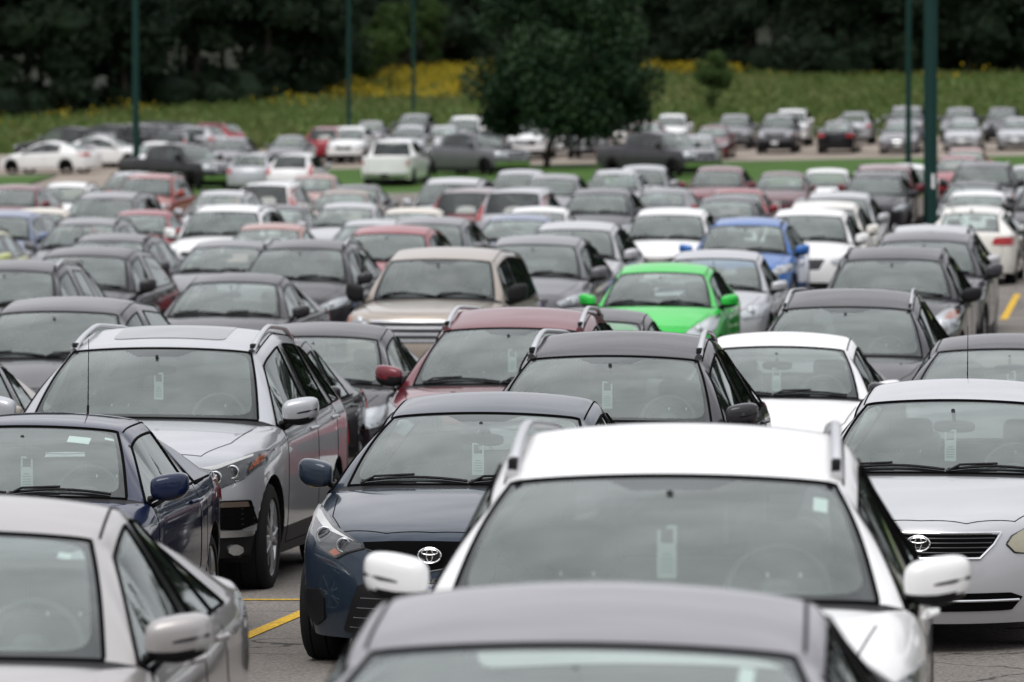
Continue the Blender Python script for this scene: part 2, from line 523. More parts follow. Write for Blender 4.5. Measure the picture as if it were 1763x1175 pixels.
def plain(name, col, rough=.5, metal=0, coat=0, noise=0, scale=30, bump=0, spec=.5):
    m, nt, o = new_mat(name); b = bsdf(nt, col, rough, metal, coat, spec)
    if noise or bump:
        tc = N(nt, 'TexCoord'); nz = N(nt, 'TexNoise'); nz.inputs['Scale'].default_value = scale; nz.inputs['Detail'].default_value = 6
        nt.links.new(tc.outputs['Object'], nz.inputs['Vector'])
        if noise:
            mx = N(nt, 'Mix', data_type='RGBA', blend_type='MULTIPLY'); mx.inputs[0].default_value = 1
            mr = N(nt, 'MapRange'); mr.inputs[3].default_value = 1 - noise; mr.inputs[4].default_value = 1 + noise
            nt.links.new(nz.outputs[0], mr.inputs[0]); mx.inputs[6].default_value = (*col, 1)
            nt.links.new(mr.outputs[0], mx.inputs[7]); nt.links.new(mx.outputs[2], b.inputs['Base Color'])
        if bump:
            bp = N(nt, 'Bump'); bp.inputs['Strength'].default_value = bump; bp.inputs['Distance'].default_value = .01
            nt.links.new(nz.outputs[0], bp.inputs['Height']); nt.links.new(bp.outputs[0], b.inputs['Normal'])
    nt.links.new(b.outputs[0], o.inputs[0]); return m
PAINTS = {}
def paint(name, col, metal=.0, rough=.35, trim=(.66, .66, .61)):
    if name in PAINTS: return PAINTS[name]
    m, nt, o = new_mat('paint_' + name)
    b = bsdf(nt, col, rough, metal, 1.0, .06); b.inputs['Coat IOR'].default_value = 1.42 if max(col) < .1 else 1.5; b.inputs['Coat Roughness'].default_value = .04
    # dust film and flakes that belong to the paint
    tc = N(nt, 'TexCoord'); nz = N(nt, 'TexNoise'); nz.inputs['Scale'].default_value = 2.2; nz.inputs['Detail'].default_value = 8
    nt.links.new(tc.outputs['Object'], nz.inputs['Vector'])
    mr = N(nt, 'MapRange'); mr.inputs[1].default_value = .35; mr.inputs[2].default_value = .75; mr.inputs[3].default_value = .015; mr.inputs[4].default_value = .07
    nt.links.new(nz.outputs[0], mr.inputs[0]); nt.links.new(mr.outputs[0], b.inputs['Coat Roughness'])
    mx = N(nt, 'Mix', data_type='RGBA'); mx.inputs[6].default_value = (*col, 1); mx.inputs[7].default_value = (.32, .31, .29, 1)
    mr2 = N(nt, 'MapRange'); mr2.inputs[1].default_value = .4; mr2.inputs[2].default_value = .8; mr2.inputs[3].default_value = 0; mr2.inputs[4].default_value = .04
    nt.links.new(nz.outputs[0], mr2.inputs[0]); nt.links.new(mr2.outputs[0], mx.inputs[0]); nt.links.new(mx.outputs[2], b.inputs['Base Color'])
    ins = bsdf(nt, trim, .9, 0, 0, .2)
    g = N(nt, 'NewGeometry'); ms = N(nt, 'MixShader')
    nt.links.new(g.outputs['Backfacing'], ms.inputs[0]); nt.links.new(b.outputs[0], ms.inputs[1]); nt.links.new(ins.outputs[0], ms.inputs[2])
    nt.links.new(ms.outputs[0], o.inputs[0]); PAINTS[name] = m; return m
def glass(name, tint, ior, ew, eh, visor=False, veil=.05, privacy=None, ux=12, uy=10, veilcol=(.58, .66, .62)):
    """see-through pane: Fresnel mirror over tint, with a black printed border; ew, eh: border width as a fraction of the pane"""
    m, nt, o = new_mat(name)
    uv = N(nt, 'UVMap'); sp = N(nt, 'SeparateXYZ'); nt.links.new(uv.outputs[0], sp.inputs[0])
    u, v = sp.outputs[0], sp.outputs[1]
    au = MA(nt, 'DIVIDE', MA(nt, 'ABSOLUTE', MA(nt, 'SUBTRACT', u, .5)), .5 - ew)
    av = MA(nt, 'DIVIDE', MA(nt, 'ABSOLUTE', MA(nt, 'SUBTRACT', v, .5)), .5 - eh)
    s = MA(nt, 'ADD', MA(nt, 'POWER', au, ux), MA(nt, 'POWER', av, uy))
    mask = MA(nt, 'GREATER_THAN', s, 1.0)
    if visor:
        w = MA(nt, 'ADD', .13, MA(nt, 'MULTIPLY', MA(nt, 'SUBTRACT', v, .86), .7))
        inn = MA(nt, 'LESS_THAN', MA(nt, 'ABSOLUTE', MA(nt, 'SUBTRACT', u, .5)), w)
        vv = MA(nt, 'GREATER_THAN', v, .83)
        mask = MA(nt, 'MAXIMUM', mask, MA(nt, 'MULTIPLY', inn, vv))
    tr = N(nt, 'BsdfTransparent'); tr.inputs[0].default_value = (*tint, 1)
    df = N(nt, 'BsdfDiffuse'); df.inputs[0].default_value = (*veilcol, 1)  # diffuse haze: glass film plus the dashboard's veiling reflection put into the colour
    m1 = N(nt, 'MixShader'); m1.inputs[0].default_value = veil
    if veil > 0:
        tc = N(nt, 'TexCoord'); nz = N(nt, 'TexNoise'); nz.inputs['Scale'].default_value = 1.6; nz.inputs['Detail'].default_value = 5
        nt.links.new(tc.outputs['Object'], nz.inputs['Vector'])
        mr = N(nt, 'MapRange'); mr.inputs[1].default_value = .3; mr.inputs[2].default_value = .7; mr.inputs[3].default_value = veil * .6; mr.inputs[4].default_value = veil * 1.5
        nt.links.new(nz.outputs[0], mr.inputs[0]); nt.links.new(mr.outputs[0], m1.inputs[0])
    nt.links.new(tr.outputs[0], m1.inputs[1]); nt.links.new(df.outputs[0], m1.inputs[2])
    bk = N(nt, 'BsdfDiffuse'); bk.inputs[0].default_value = (.012, .012, .013, 1)
    m2 = N(nt, 'MixShader'); nt.links.new(mask, m2.inputs[0]); nt.links.new(m1.outputs[0], m2.inputs[1]); nt.links.new(bk.outputs[0], m2.inputs[2])
    gl = N(nt, 'BsdfGlossy'); gl.inputs['Roughness'].default_value = .02; gl.inputs[0].default_value = (.93, .98, .96, 1)
    # thin-pane Fresnel that is the same from both faces
    lw = N(nt, 'LayerWeight'); lw.inputs[0].default_value = .5
    fz = MA(nt, 'POWER', lw.outputs['Facing'], 4.0)
    f0 = ior if name.startswith('side') or name.startswith('priv') else ior - .005
    fr = MA(nt, 'ADD', f0, MA(nt, 'MULTIPLY', fz, 1 - f0), True)
    m3 = N(nt, 'MixShader'); nt.links.new(fr, m3.inputs[0]); nt.links.new(m2.outputs[0], m3.inputs[1]); nt.links.new(gl.outputs[0], m3.inputs[2])
    nt.links.new(m3.outputs[0], o.inputs[0]); return m
M = {}
M['ws'] = glass('windshield_glass', (.78, .87, .83), .07, .03, .055, visor=False, veil=.13)
M['wsv'] = glass('windshield_glass_visor', (.78, .87, .83), .07, .028, .05, visor=True, veil=.13)
M['side'] = glass('side_glass', (.50, .56, .54), .07, .035, .09, veil=.015, ux=14, uy=9)
M['dark'] = glass('privacy_glass', (.10, .11, .11), .07, .035, .09, veil=.0, ux=14, uy=9)
M['rearg'] = glass('rear_glass', (.60, .68, .65), .07, .03, .06, veil=.08)
M['trim'] = plain('black_plastic', (.010, .010, .011), .5, bump=.1, scale=200, spec=.22)
M['gap'] = plain('panel_gap', (.003, .003, .003), .9, spec=.05)
M['gloss'] = plain('gloss_black', (.008, .008, .009), .12, coat=.6)
M['chrome'] = plain('chrome', (.72, .73, .74), .12, 1)
M['alu'] = plain('brushed_aluminium', (.62, .63, .64), .28, 1, noise=.05)
M['rail_dark'] = plain('dark_rail', (.05, .05, .053), .35)
M['tyre'] = plain('tyre_rubber', (.012, .012, .012), .85, noise=.3, scale=60, bump=.3, spec=.2)
M['rim'] = plain('rim_alloy', (.45, .46, .47), .3, .9)
M['rimdark'] = plain('rim_dark', (.03, .03, .03), .4, .5)
M['refl'] = plain('lamp_reflector', (.62, .64, .65), .18, .9)
M['bowl'] = plain('lamp_bowl', (.035, .036, .04), .3)
M['orange'] = plain('orange_lens', (.42, .085, .015), .15, coat=1)
M['sticker'] = plain('paper_sticker', (.60, .66, .64), .6)
M['red'] = plain('red_lens', (.38, .008, .012), .12, coat=1)
M['seat'] = plain('grey_seat_fabric', (.15, .15, .155), .95, noise=.2, scale=90)
M['seatl'] = plain('beige_seat_fabric', (.30, .27, .23), .95, noise=.2, scale=90)
M['dash'] = plain('dashboard_plastic', (.07, .07, .075), .75)
M['white'] = plain('white_plastic', (.75, .75, .73), .4)
M['yellowed'] = plain('yellowed_lens', (.42, .38, .26), .25, coat=.5, noise=.15, scale=18)
M['plate'] = plain('plate_white', (.78, .80, .80), .4)
M['blue'] = plain('plate_blue', (.03, .08, .35), .4)
M['tag'] = plain('permit_card', (.36, .41, .39), .6)
M['tagink'] = plain('permit_ink', (.12, .22, .22), .6)
m, nt, o = new_mat('clear_lens')
t_ = N(nt, 'BsdfTransparent'); t_.inputs[0].default_value = (.93, .94, .94, 1); g_ = N(nt, 'BsdfGlossy'); g_.inputs['Roughness'].default_value = .03
lw_ = N(nt, 'LayerWeight'); lw_.inputs[0].default_value = .5
x_ = N(nt, 'MixShader'); nt.links.new(MA(nt, 'ADD', .07, MA(nt, 'MULTIPLY', MA(nt, 'POWER', lw_.outputs['Facing'], 4.), .9), True), x_.inputs[0])
nt.links.new(t_.outputs[0], x_.inputs[1]); nt.links.new(g_.outputs[0], x_.inputs[2]); nt.links.new(x_.outputs[0], o.inputs[0]); M['lens'] = m

# ---------------------------------------------------------------- car assembly
def spare_wheel(P, sf, sp, parts):
    L = sp['L']; g = Geo(); g.lathe([(.0, .36), (.02, .385), (.18, .385), (.20, .36), (.20, .25), (.14, .22), (.14, .001)], (.12, L - .06, 1.02), 'y', 28)
    P('spare_wheel', g.mesh([M['tyre']], name='spare_wheel'))
class Model: pass
WHEELS = {}
def wheel_meshes(R, w, spokes, dark=False):
    k = (R, w, spokes, dark)
    if k in WHEELS: return WHEELS[k]
    rr = R * .68
    g = Geo()
    g.lathe([(-w / 2 + .02, rr), (-w / 2, rr + .015), (-w / 2 + .002, R * .86), (-w / 2 + .018, R * .955), (-w / 2 + .04, R - .004), (-w / 2 + .06, R - .004), (-w / 2 + .062, R - .012), (-w / 2 + .068, R - .012), (-w / 2 + .07, R), (0, R), (w / 2 - .07, R), (w / 2 - .068, R - .012), (w / 2 - .062, R - .012), (w / 2 - .06, R - .004), (w / 2 - .04, R - .004), (w / 2 - .018, R * .955), (w / 2 - .002, R * .86), (w / 2, rr + .015), (w / 2 - .02, rr)], n=48)
    ty = g.mesh([M['tyre']], name='tyre')
    g = Geo()
    g.lathe([(w / 2 - .012, rr + .006), (w / 2 - .02, rr - .012), (w / 2 - .06, rr - .03), (-w / 2 + .03, rr - .03)], n=40)
    for i in range(spokes):
        a = 2 * math.pi * i / spokes
        for s_ in (-1, 1):
            a0 = a + s_ * .10; a1 = a + s_ * .21
            p = []
            for t in (0, .35, .7, 1.0):
                r = lerp(.035, rr - .012, t); an = lerp(a0, a1, t)
                p.append((w / 2 - .030 + .012 * math.sin(t * 3), r * math.cos(an), r * math.sin(an)))
            g.tube(p, [.018, .016, .014, .020], 6, 0)
    g.lathe([(w / 2 - .05, .075), (w / 2 - .015, .065), (w / 2 - .008, .03), (w / 2 - .008, .001)], n=20)
    g.lathe([(w / 2 - .085, rr - .03), (w / 2 - .085, .01)], n=24, mi=1)
    rm = g.mesh([M['rimdark' if dark else 'rim'], M['gap']], name='rim')
    WHEELS[k] = (ty, rm)
    return WHEELS[k]

SHARED = {}
def shared(k, fn):
    if k not in SHARED: SHARED[k] = fn()
    return SHARED[k]
def seat_mesh(mat, w=.50, rear=False):
    g = Geo()
    r8 = Matrix.Rotation(math.radians(-14), 3, 'X')
    if rear:
        g.box((0, 0, .40), (1.25, .5, .16), 0, bev=.05); g.box((0, .24, .68), (1.25, .16, .50), 0, r8, .05)
    else:
        g.box((0, 0, .40), (w, .52, .16), 0, bev=.06); g.box((0, .26, .74), (w * .92, .14, .60), 0, r8, .06)
    me = g.mesh([mat], name='seat'); return me
def head_mesh(mat, w=.27):
    g = Geo(); g.box((0, .345, 1.145), (w, .10, .19), 0, Matrix.Rotation(math.radians(-10), 3, 'X'), .045)
    g.tube([(-.06, .33, .98), (-.06, .34, 1.10)], .006, 6, 1); g.tube([(.06, .33, .98), (.06, .34, 1.10)], .006, 6, 1)
    return g.mesh([mat, M['chrome']], name='headrest')
def mirror_geo(sc=1.0, cap=0, style=0):
    """photo-right mirror (x>0), pivot at its foot; slots: 0 paint, 1 black, 2 glass"""
    g = Geo()
    def f(p):
        t = p.x / .108
        k = 1 - .10 * max(0, t) ** 2 - .12 * max(0, -t)
        q = V((p.x, p.y * (1 if p.y < 0 else .35), p.z * k))
        q.y += .05 * t * .5
        q.z += .012 * t - .010 * (1 - t * t)
        return q
    a = Geo().ell((.140, 0, .085), (.108, .085, .080), .60, 28, 20, 0, f)
    # lower third black
    for fi, fc in enumerate(a.f):
        z = sum(a.v[i].z for i in fc) / len(fc); y = sum(a.v[i].y for i in fc) / len(fc)
        a.m[fi] = 1 if (z < .085 - (.045 if style == 0 else .02 if style == 1 else .2) or (style == 3)) else 0
        if y > .020: a.m[fi] = 2
    g.add(a.v, a.f); g.m[-len(a.f):] = a.m
    g.tube([(-.03, .02, -.01), (.03, .015, .005), (.10, .01, .035)], [.05, .04, .03], 10, 1, flat=.5)
    if style == 0: g.tube([(.13, -.083, .066), (.19, -.072, .078), (.243, -.03, .090)], .006, 6, 1)
    return g

def make_model(sp):
    lv = sp.get('lv', 2)
    ev, tagset, ST = shell(sp, lv)
    L, W, H = sp['L'], sp['W'], sp['H']; W2 = W / 2
    R = sp.get('R', .325); wy0 = sp.get('wy0', .92); wy1 = wy0 + sp['wb_']
    sf = Surf(ev)
    cut_arches(ev, [(wy0, R), (wy1, R)], R + sp.get('archgap', .055), 'body')
    co, tg = split_tags(ev, tagset)
    parts = []
    def P(name, me, parent=-1, pt=False, label=None, loc=None, rot=None, sc=None, hero=False):
        parts.append(dict(name=name, me=me, parent=parent, paint=pt, label=label, loc=loc, rot=rot, sc=sc)); return len(parts) - 1
    det = sp.get('det', 1)
    # seams and floor folded into the body mesh
    g = Geo()
    yc, zc, yh, zh, yr, zr, yb, zb, yB, yC = (sp[k] for k in ('yc', 'zc', 'yh', 'zh', 'yr', 'zr', 'yb', 'zb', 'yB', 'yC'))
    g.box((0, L / 2, .30), (W - .62, L - .7, .16), 0)
    g.box((0, .75, .45), (W - .75, .75, .30), 0)
    g.box((0, wy1, .45), (W - .70, .9, .30), 0)
    g.box((0, (wy0 + wy1) / 2, .28), (W - .16, wy1 - wy0 - 2 * R - .12, .10), 0)
    g.box((0, .36, .34), (W * .5, .20, .22), 0); g.box((0, L - .36, .38), (W * .5, .20, .22), 0)
    ra = R + sp.get('archgap', .055)
    for wy in (wy0, wy1):
        for sg in (-1, 1):
            vs = []; fs = []; n = 18
            for k in range(n + 1):
                a = math.radians(-20 + 220 * k / n); yy, zz = wy + ra * math.cos(a), R + ra * math.sin(a)
                h = sf.hit(yy, max(zz, .25), 'left' if sg > 0 else 'right', 0)
                xo = abs(h.x) - .004 if h else W2 - .05
                vs += [(sg * xo, yy, zz), (sg * (xo - .30), yy, zz)]
            for k in range(n): fs.append((2 * k, 2 * k + 1, 2 * k + 3, 2 * k + 2))
            g.add(vs, fs, 0)
    seam = Geo()
    if det:
        r_ = sp.get('seam_r', .0035)
        belt = lambda y: table([(yc, sp['b0']), (yC, sp['b1'])], y)
        for ax in ('left', 'right'):
            yd0 = sp.get('yd0', yc + .30)
            drape(sf, [(yd0, .32), (yd0 - .03, .6), (yd0 + .0, belt(yd0) - .02)], ax, r_, 0, 5, seam)
            drape(sf, [(yB + .0, .30), (yB, belt(yB) - .01)], ax, r_, 0, 5, seam)
            if not sp.get('coupe'):
                drape(sf, [(wy1 - R - .12, .36), (wy1 - R - .02, .60), (yC + .02, .80), (yC + .02, belt(yC))], ax, r_, 0, 5, seam)
            drape(sf, [(yd0, .31), (wy1 - R - .12, .31)], ax, r_, 0, 5, seam)
            # belt moulding
            drape(sf, [(yc + .30, sp['b0'] - .008), (yB, belt(yB) - .008), (yC + .05, sp['b1'] - .012)], ax, .008, .001, 6, seam)
        for sg in (-1, 1):
            # roof ditch
            n = 14; P3 = []
            for k in range(n + 1):
                y = lerp(yh + .09, yr - .06, k / n); x = lerp(sp['wr'], sp.get('wrr', sp['wr'] - .02), k / n) + .018 + .012 * 4 * (k / n) * (1 - k / n)
                h = sf.hit(sg * x, y, 'top', .0)
                P3.append(h)
            seam.tube(P3, .006, 6)
            # hood side seam
            drape(sf, [(sg * W2 * sp.get('hs0', .60), sp.get('hsy', .28)), (sg * W2 * .74, .65), (sg * W2 * .80, yc - .1)], 'top', r_, 0, 5, seam)
        drape(sf, [(-W2 * sp.get('hs0', .60), sp.get('hsy', .28)), (-W2 * .3, .17), (0, .14), (W2 * .3, .17), (W2 * sp.get('hs0', .60), sp.get('hsy', .28))], 'top', r_, 0, 5, seam)
        # tailgate / boot seam
        drape(sf, [(-W2 * .72, .62), (-W2 * .70, zb - .10), ], 'rear', r_, 0, 5, seam); drape(sf, [(W2 * .72, .62), (W2 * .70, zb - .10)], 'rear', r_, 0, 5, seam)
        drape(sf, [(-W2 * .72, .60), (W2 * .72, .60)], 'rear', r_, 0, 5, seam)
    def frame(tag, r):
        edges = {}
        for p, u in tg.get(tag, []):
            for a, b in zip(p, p[1:] + p[:1]):
                k = (min(a, b), max(a, b)); edges[k] = edges.get(k, 0) + 1
        nb = {}
        for (a, b), n_ in edges.items():
            if n_ == 1: nb.setdefault(a, []).append(b); nb.setdefault(b, []).append(a)
        seen = set()
        for s0 in list(nb):
            if s0 in seen: continue
            loop = [s0]; seen.add(s0); cur = s0
            while True:
                nx = [q for q in nb[cur] if q not in seen]
                if not nx: break
                cur = nx[0]; seen.add(cur); loop.append(cur)
            if len(loop) > 6:
                pts = [co[i] for i in loop] + [co[loop[0]]]
                keep = [pts[0]]
                for q in pts[1:]:
                    if (q - keep[-1]).length > .012: keep.append(q)
                seam.tube(keep, r, 5, caps=False)
    frame('windshield', sp.get('ws_r', .009)); frame('rear_window', .009)
    for t in tg:
        if t[0] == 'w' and t[-1] in 'LR' and len(t) == 3: frame(t, .009)
    bodyG = [(tg.get('body', []), 0), (tg.get('trim', []), 1), (tg.get('pillar', []), 2)]
    bm_ = part_mesh(co, bodyG, [M['white'], M['trim'], M['gloss'], M['gap']], 'body')
    # append g (trim) and seam (gap)
    bm = bmesh.new(); bm.from_mesh(bm_)
    for gg, mi in ((g, 1), (seam, 3)):
        vv = [bm.verts.new(v) for v in gg.v]
        for f in gg.f:
            try: nf = bm.faces.new([vv[i] for i in f]); nf.material_index = mi; nf.smooth = gg is seam
            except ValueError: pass
    bm.to_mesh(bm_); bm.free()
    P('body', bm_, pt=True)
    P('windshield', part_mesh(co, [(tg['windshield'], 0)], [M['wsv' if sp.get('visor') else 'ws']], 'windshield'))
    P('rear_window', part_mesh(co, [(tg['rear_window'], 0)], [M['dark' if sp.get('priv') else 'rearg']], 'rear_window'))
    for t in sorted(tg):
        if t[0] == 'w' and t[-1] in 'LR' and len(t) == 3:
            P('side_window', part_mesh(co, [(tg[t], 0)], [M['dark' if (sp.get('priv') and t[1] != '1') else 'side']], 'side_window'))
    # lamps
    def lamp(poly, spec, flip):
        gg = Geo()
        base = spec.get('base', 1)
        decal(sf, poly, 'front', .006, .028, .012, .12, gg, base)
        for (x, z, r, mi) in spec.get('bulbs', []):
            h = sf.hit(x, z, 'front', .0)
            gg.ell(h + V((0, .006, 0)), (r, .022, r), 1, 18, 10, 2 if mi == 2 else 1)
            gg.lathe([(-.016, r * 1.02), (-.020, r * 1.15), (-.006, r * 1.25)], (h.x, h.y - .004, h.z), 'y', 20, 0)
        for pl in spec.get('orange', []): decal(sf, pl, 'front', .010, .028, .01, .1, gg, 3)
        for pl in spec.get('bars', []): decal(sf, pl, 'front', .013, .028, .012, .1, gg, 5)
        decal(sf, poly, 'front', spec.get('lensoff', .020), .03, .016, .12, gg, 4)
        pr = poly_round(poly, .12) ; pr.append(pr[0])
        drape(sf, pr, 'front', .006, .002, 6, gg, 2)
        if flip: gg = gg.flip()
        me = mesh_from(gg.v, gg.f, [M['refl'], M[spec.get('m0', 'refl')], M['gloss'], M['orange'], M[spec.get('lens', 'lens')], M['white']], gg.m, True, 'headlight')
        return me
    if sp.get('hl'):
        spec = sp.get('hls', {})
        for fl in (False, True): P('headlight', lamp(sp['hl'], spec, fl))
    for pl in sp.get('tl', []):
        for s_ in (1, -1):
            g = decal(sf, [(s_ * x, z) for x, z in pl], 'rear', .012, .05, .03, .15)
            if sp.get('tlside'):
                ys = sp['tlside']; decal(sf, [(L - ye, z) for ye, z in ys], 'left' if s_ > 0 else 'right', .008, .05, .02, .15, g)
            P('taillight', g.mesh([M['red']], name='taillight'))
    for di, (nm, pl, mk, mir) in enumerate(sp.get('fdec', [])):
        for s_ in ((1, -1) if mir else (1,)):
            g = decal(sf, [(s_ * x, z) for x, z in pl], 'front', .004 + (.004 * di if nm != 'grille_slot' else 0), .05, .015, .08)
            P(nm, g.mesh([M[mk]], name=nm))
    for nm, lines, r, mk in sp.get('flines', []):
        g = Geo()
        for ln in lines: drape(sf, ln, 'front', r, .006, 6, g)
        P(nm, g.mesh([M[mk]], name=nm))
    for di, (nm, pl, mk) in enumerate(sp.get('rdec', [])):
        P(nm, decal(sf, pl, 'rear', .005 + .005 * di, .05, .015, .08).mesh([M[mk]], name=nm))
    for nm, pl, mk in sp.get('tdec', []):
        P(nm, decal(sf, pl, 'top', .004, .06, .012, .12).mesh([M[mk]], name=nm))
    for (x, dy, w_, h_) in sp.get('stickers', []):
        y = yh - dy
        P('windscreen_sticker', decal(sf, [(x - w_ / 2, y - h_), (x + w_ / 2, y - h_), (x + w_ / 2, y), (x - w_ / 2, y)], 'top', -.008, .03, 0).mesh([M['sticker']], name='windscreen_sticker'))
    # mirrors
    my = yc + .30 + sp.get('mdy', .06); mz = sp['b0'] + .03
    for s_ in (1, -1):
        g = shared(('mir', sp.get('mstyle', 0)), lambda: mirror_geo(1, 0, sp.get('mstyle', 0)))
        g2 = g if s_ > 0 else g.flip()
        me = shared(('mirm', sp.get('mstyle', 0), s_), lambda: mesh_from(g2.v, g2.f, [M['white'], M['trim'], M['chrome']], g2.m, True, 'side_mirror'))
        h = sf.hit(my, mz - .02, 'left', 0)
        k = sp.get('msc', 1.)
        P('side_mirror', me, pt=True, loc=(s_ * (h.x - .02 - sp.get('min', .02)), my, mz), sc=(k, k, k * sp.get('mh', 1)))
    # wheels
    ty, rm = wheel_meshes(R, sp.get('tw', .215), sp.get('spokes', 5), sp.get('rimdark', False))
    for wy in (wy0, wy1):
        for s_ in (1, -1):
            w = P('wheel', ty, loc=(s_ * (W2 - .145), wy, R), rot=None if s_ > 0 else math.pi)
            P('rim', rm, parent=w)
    # rails
    if sp.get('rails'):
        mk, lift, r = sp['rails']
        for s_ in (1, -1):
            g = Geo(); pts = []; n = 16
            ya, yz = yh + sp.get('rail0', .18), yr - .12
            for k in range(n + 1):
                t = k / n; y = lerp(ya, yz, t)
                x = lerp(sp['wr'], sp.get('wrr', sp['wr'] - .02), t) + .012 * 4 * t * (1 - t) - .005
                h = sf.hit(s_ * x, y, 'top')
                e = min(1, min(t, 1 - t) * 4.5); pts.append(h + V((0, 0, lift * (.25 + .75 * (1 - (1 - e) ** 2)) - .004)))
            rl = []
            for k in range(n + 1):
                t = k / n; e = min(1, min(t, 1 - t) * 6); rl.append(r * (1 + .3 * (1 - e)))
            g.tube(pts, rl, 10, 0, flat=.9)
            for t in (.03, .97):
                i = int(t * n + .5); p = pts[i] if 0 < i < n else pts[1 if i == 0 else n - 1]
                g.box((p.x, p.y, p.z - lift * .35), (r * 1.7, .24, lift * .7 + .02), 1, bev=.010)
            P('roof_rail', g.mesh([M[mk], M['trim']], name='roof_rail'))
    # interior
    sm = M[sp.get('seatm', 'seat')]; zs = (H - 1.46) * .62 + sp.get('seatz', 0); hz = sp['yh'] + .28
    for s_ in (1, -1):
        si = P('seat', shared(('seat', sm.name), lambda: seat_mesh(sm)), loc=(s_ * .37 * W / 1.8, hz, zs))
        P('headrest', shared(('head', sm.name), lambda: head_mesh(sm)), parent=si)
    if det:
        b = P('rear_bench', shared(('bench', sm.name), lambda: seat_mesh(sm, rear=True)), loc=(0, min(yr - .15, hz + .85), zs - .02))
        for x in (.40, -.40): P('headrest', shared(('head', sm.name), lambda: head_mesh(sm)), parent=b, loc=(x, 0, -.09))
    g = Geo()
    hw = W2 - .16
    vs = []; fs = []; prof = [(yc + .10, zc - .03), (yc + .28, zc - .015), (yc + .52, zc - .02), (yc + .60, zc - .08), (yc + .60, zc - .35)]
    for i, (y, z) in enumerate(prof):
        for k in range(9):
            x = lerp(-hw, hw, k / 8); vs.append((x, y + .10 * (x / hw) ** 2, z - .02 * (x / hw) ** 2 + (.03 * math.exp(-((x - .37) / .2) ** 2) if i in (2, 3) else 0)))
    for i in range(len(prof) - 1):
        for k in range(8): fs.append((i * 9 + k, i * 9 + k + 1, (i + 1) * 9 + k + 1, (i + 1) * 9 + k))
    g.add(vs, fs)
    P('dashboard', g.mesh([M['dash']], name='dashboard'))
    def sw():
        g = Geo(); n = 28; rt = Matrix.Rotation(math.radians(-24), 3, 'X')
        g.tube([rt @ V((.185 * math.cos(2 * math.pi * k / n), 0, .185 * math.sin(2 * math.pi * k / n))) for k in range(n + 1)], .013, 8)
        g.ell((0, .0, 0), (.07, .03, .06), .8, 14, 8); g.tube([rt @ V((-.18, 0, 0)), rt @ V((.18, 0, 0))], .014, 6)
        return g.mesh([M['dash']], name='steering_wheel')
    P('steering_wheel', shared('sw', sw), loc=(.37 * W / 1.8, yc + .78, zc - .03 + sp.get('swz', 0)))
    def rv():
        g = Geo(); g.ell((0, 0, 0), (.125, .018, .036), .6, 18, 10); g.tube([(0, 0, .02), (0, -.03, .07), (0, -.07, .10)], .012, 8)
        return g.mesh([M['trim']], name='rear_view_mirror')
    P('rear_view_mirror', shared('rv', rv), loc=(0, yh - .10, zh - .155))
    # wipers
    if det and sp.get('wip', 1):
        def wiper(x0, x1):
            g = Geo()
            pts = []
            for k in range(9):
                t = k / 8; x = lerp(x0, x1, t); y = yc + .035 * math.sin(t * math.pi) + .26 * abs(x / (W2 - .06)) ** 2.2
                h = sf.hit(x, y + .03, 'top', .012); pts.append(h)
            g.tube(pts, .009, 6)
            g.tube([pts[0] + V((0, -.05, -.01)), pts[1] + V((0, 0, .02)), pts[4] + V((0, 0, .016))], .008, 6)
            return g.mesh([M['trim']], name='wiper')
        P('wiper', wiper(-.62 * sp['wc'] / .72, .02)); P('wiper', wiper(.04, .62 * sp['wc'] / .72))
    if det:
        for ax, s_ in (('left', 1), ('right', -1)):
            for y in ((yB - .20,) if sp.get('coupe') else (yB - .20, yC - .12)):
                g = Geo(); z = table([(yc, sp['b0']), (yC, sp['b1'])], y) - .10
                p = [sf.hit(y - .10, z, ax, .004), sf.hit(y - .06, z, ax, .032), sf.hit(y + .06, z, ax, .034), sf.hit(y + .10, z, ax, .004)]
                g.tube(p, .012, 8, 0)
                P('door_handle', g.mesh([M['white']], name='door_handle'), pt=True)
    if sp.get('fin'):
        g = Geo(); h = sf.hit(0, yr - .18, 'top'); g.ell(h, (.03, .09, .05), .9, 12, 8, 0, lambda p: V((p.x * (1 - max(0, p.z) * 10), p.y + max(0, p.z) * .8, p.z)))
        P('antenna_fin', g.mesh([M['gloss']], name='antenna_fin'))
    if sp.get('aerial'):
        x, y, ln, lean = sp['aerial']
        h = sf.hit(x, y, 'top'); g = Geo(); g.tube([h, h + V((0, lean * .2, .06))], .008, 6); g.tube([h + V((0, lean * .2, .06)), h + V((0, lean, ln))], [.004, .002], 6)
        P('antenna', g.mesh([M['trim']], name='antenna'))
    for fn in sp.get('extra', []): fn(P, sf, sp, parts)
    m = Model(); m.parts = parts; m.sp = sp; m.sf = sf
    bpy.data.meshes.remove(ev)
    return m

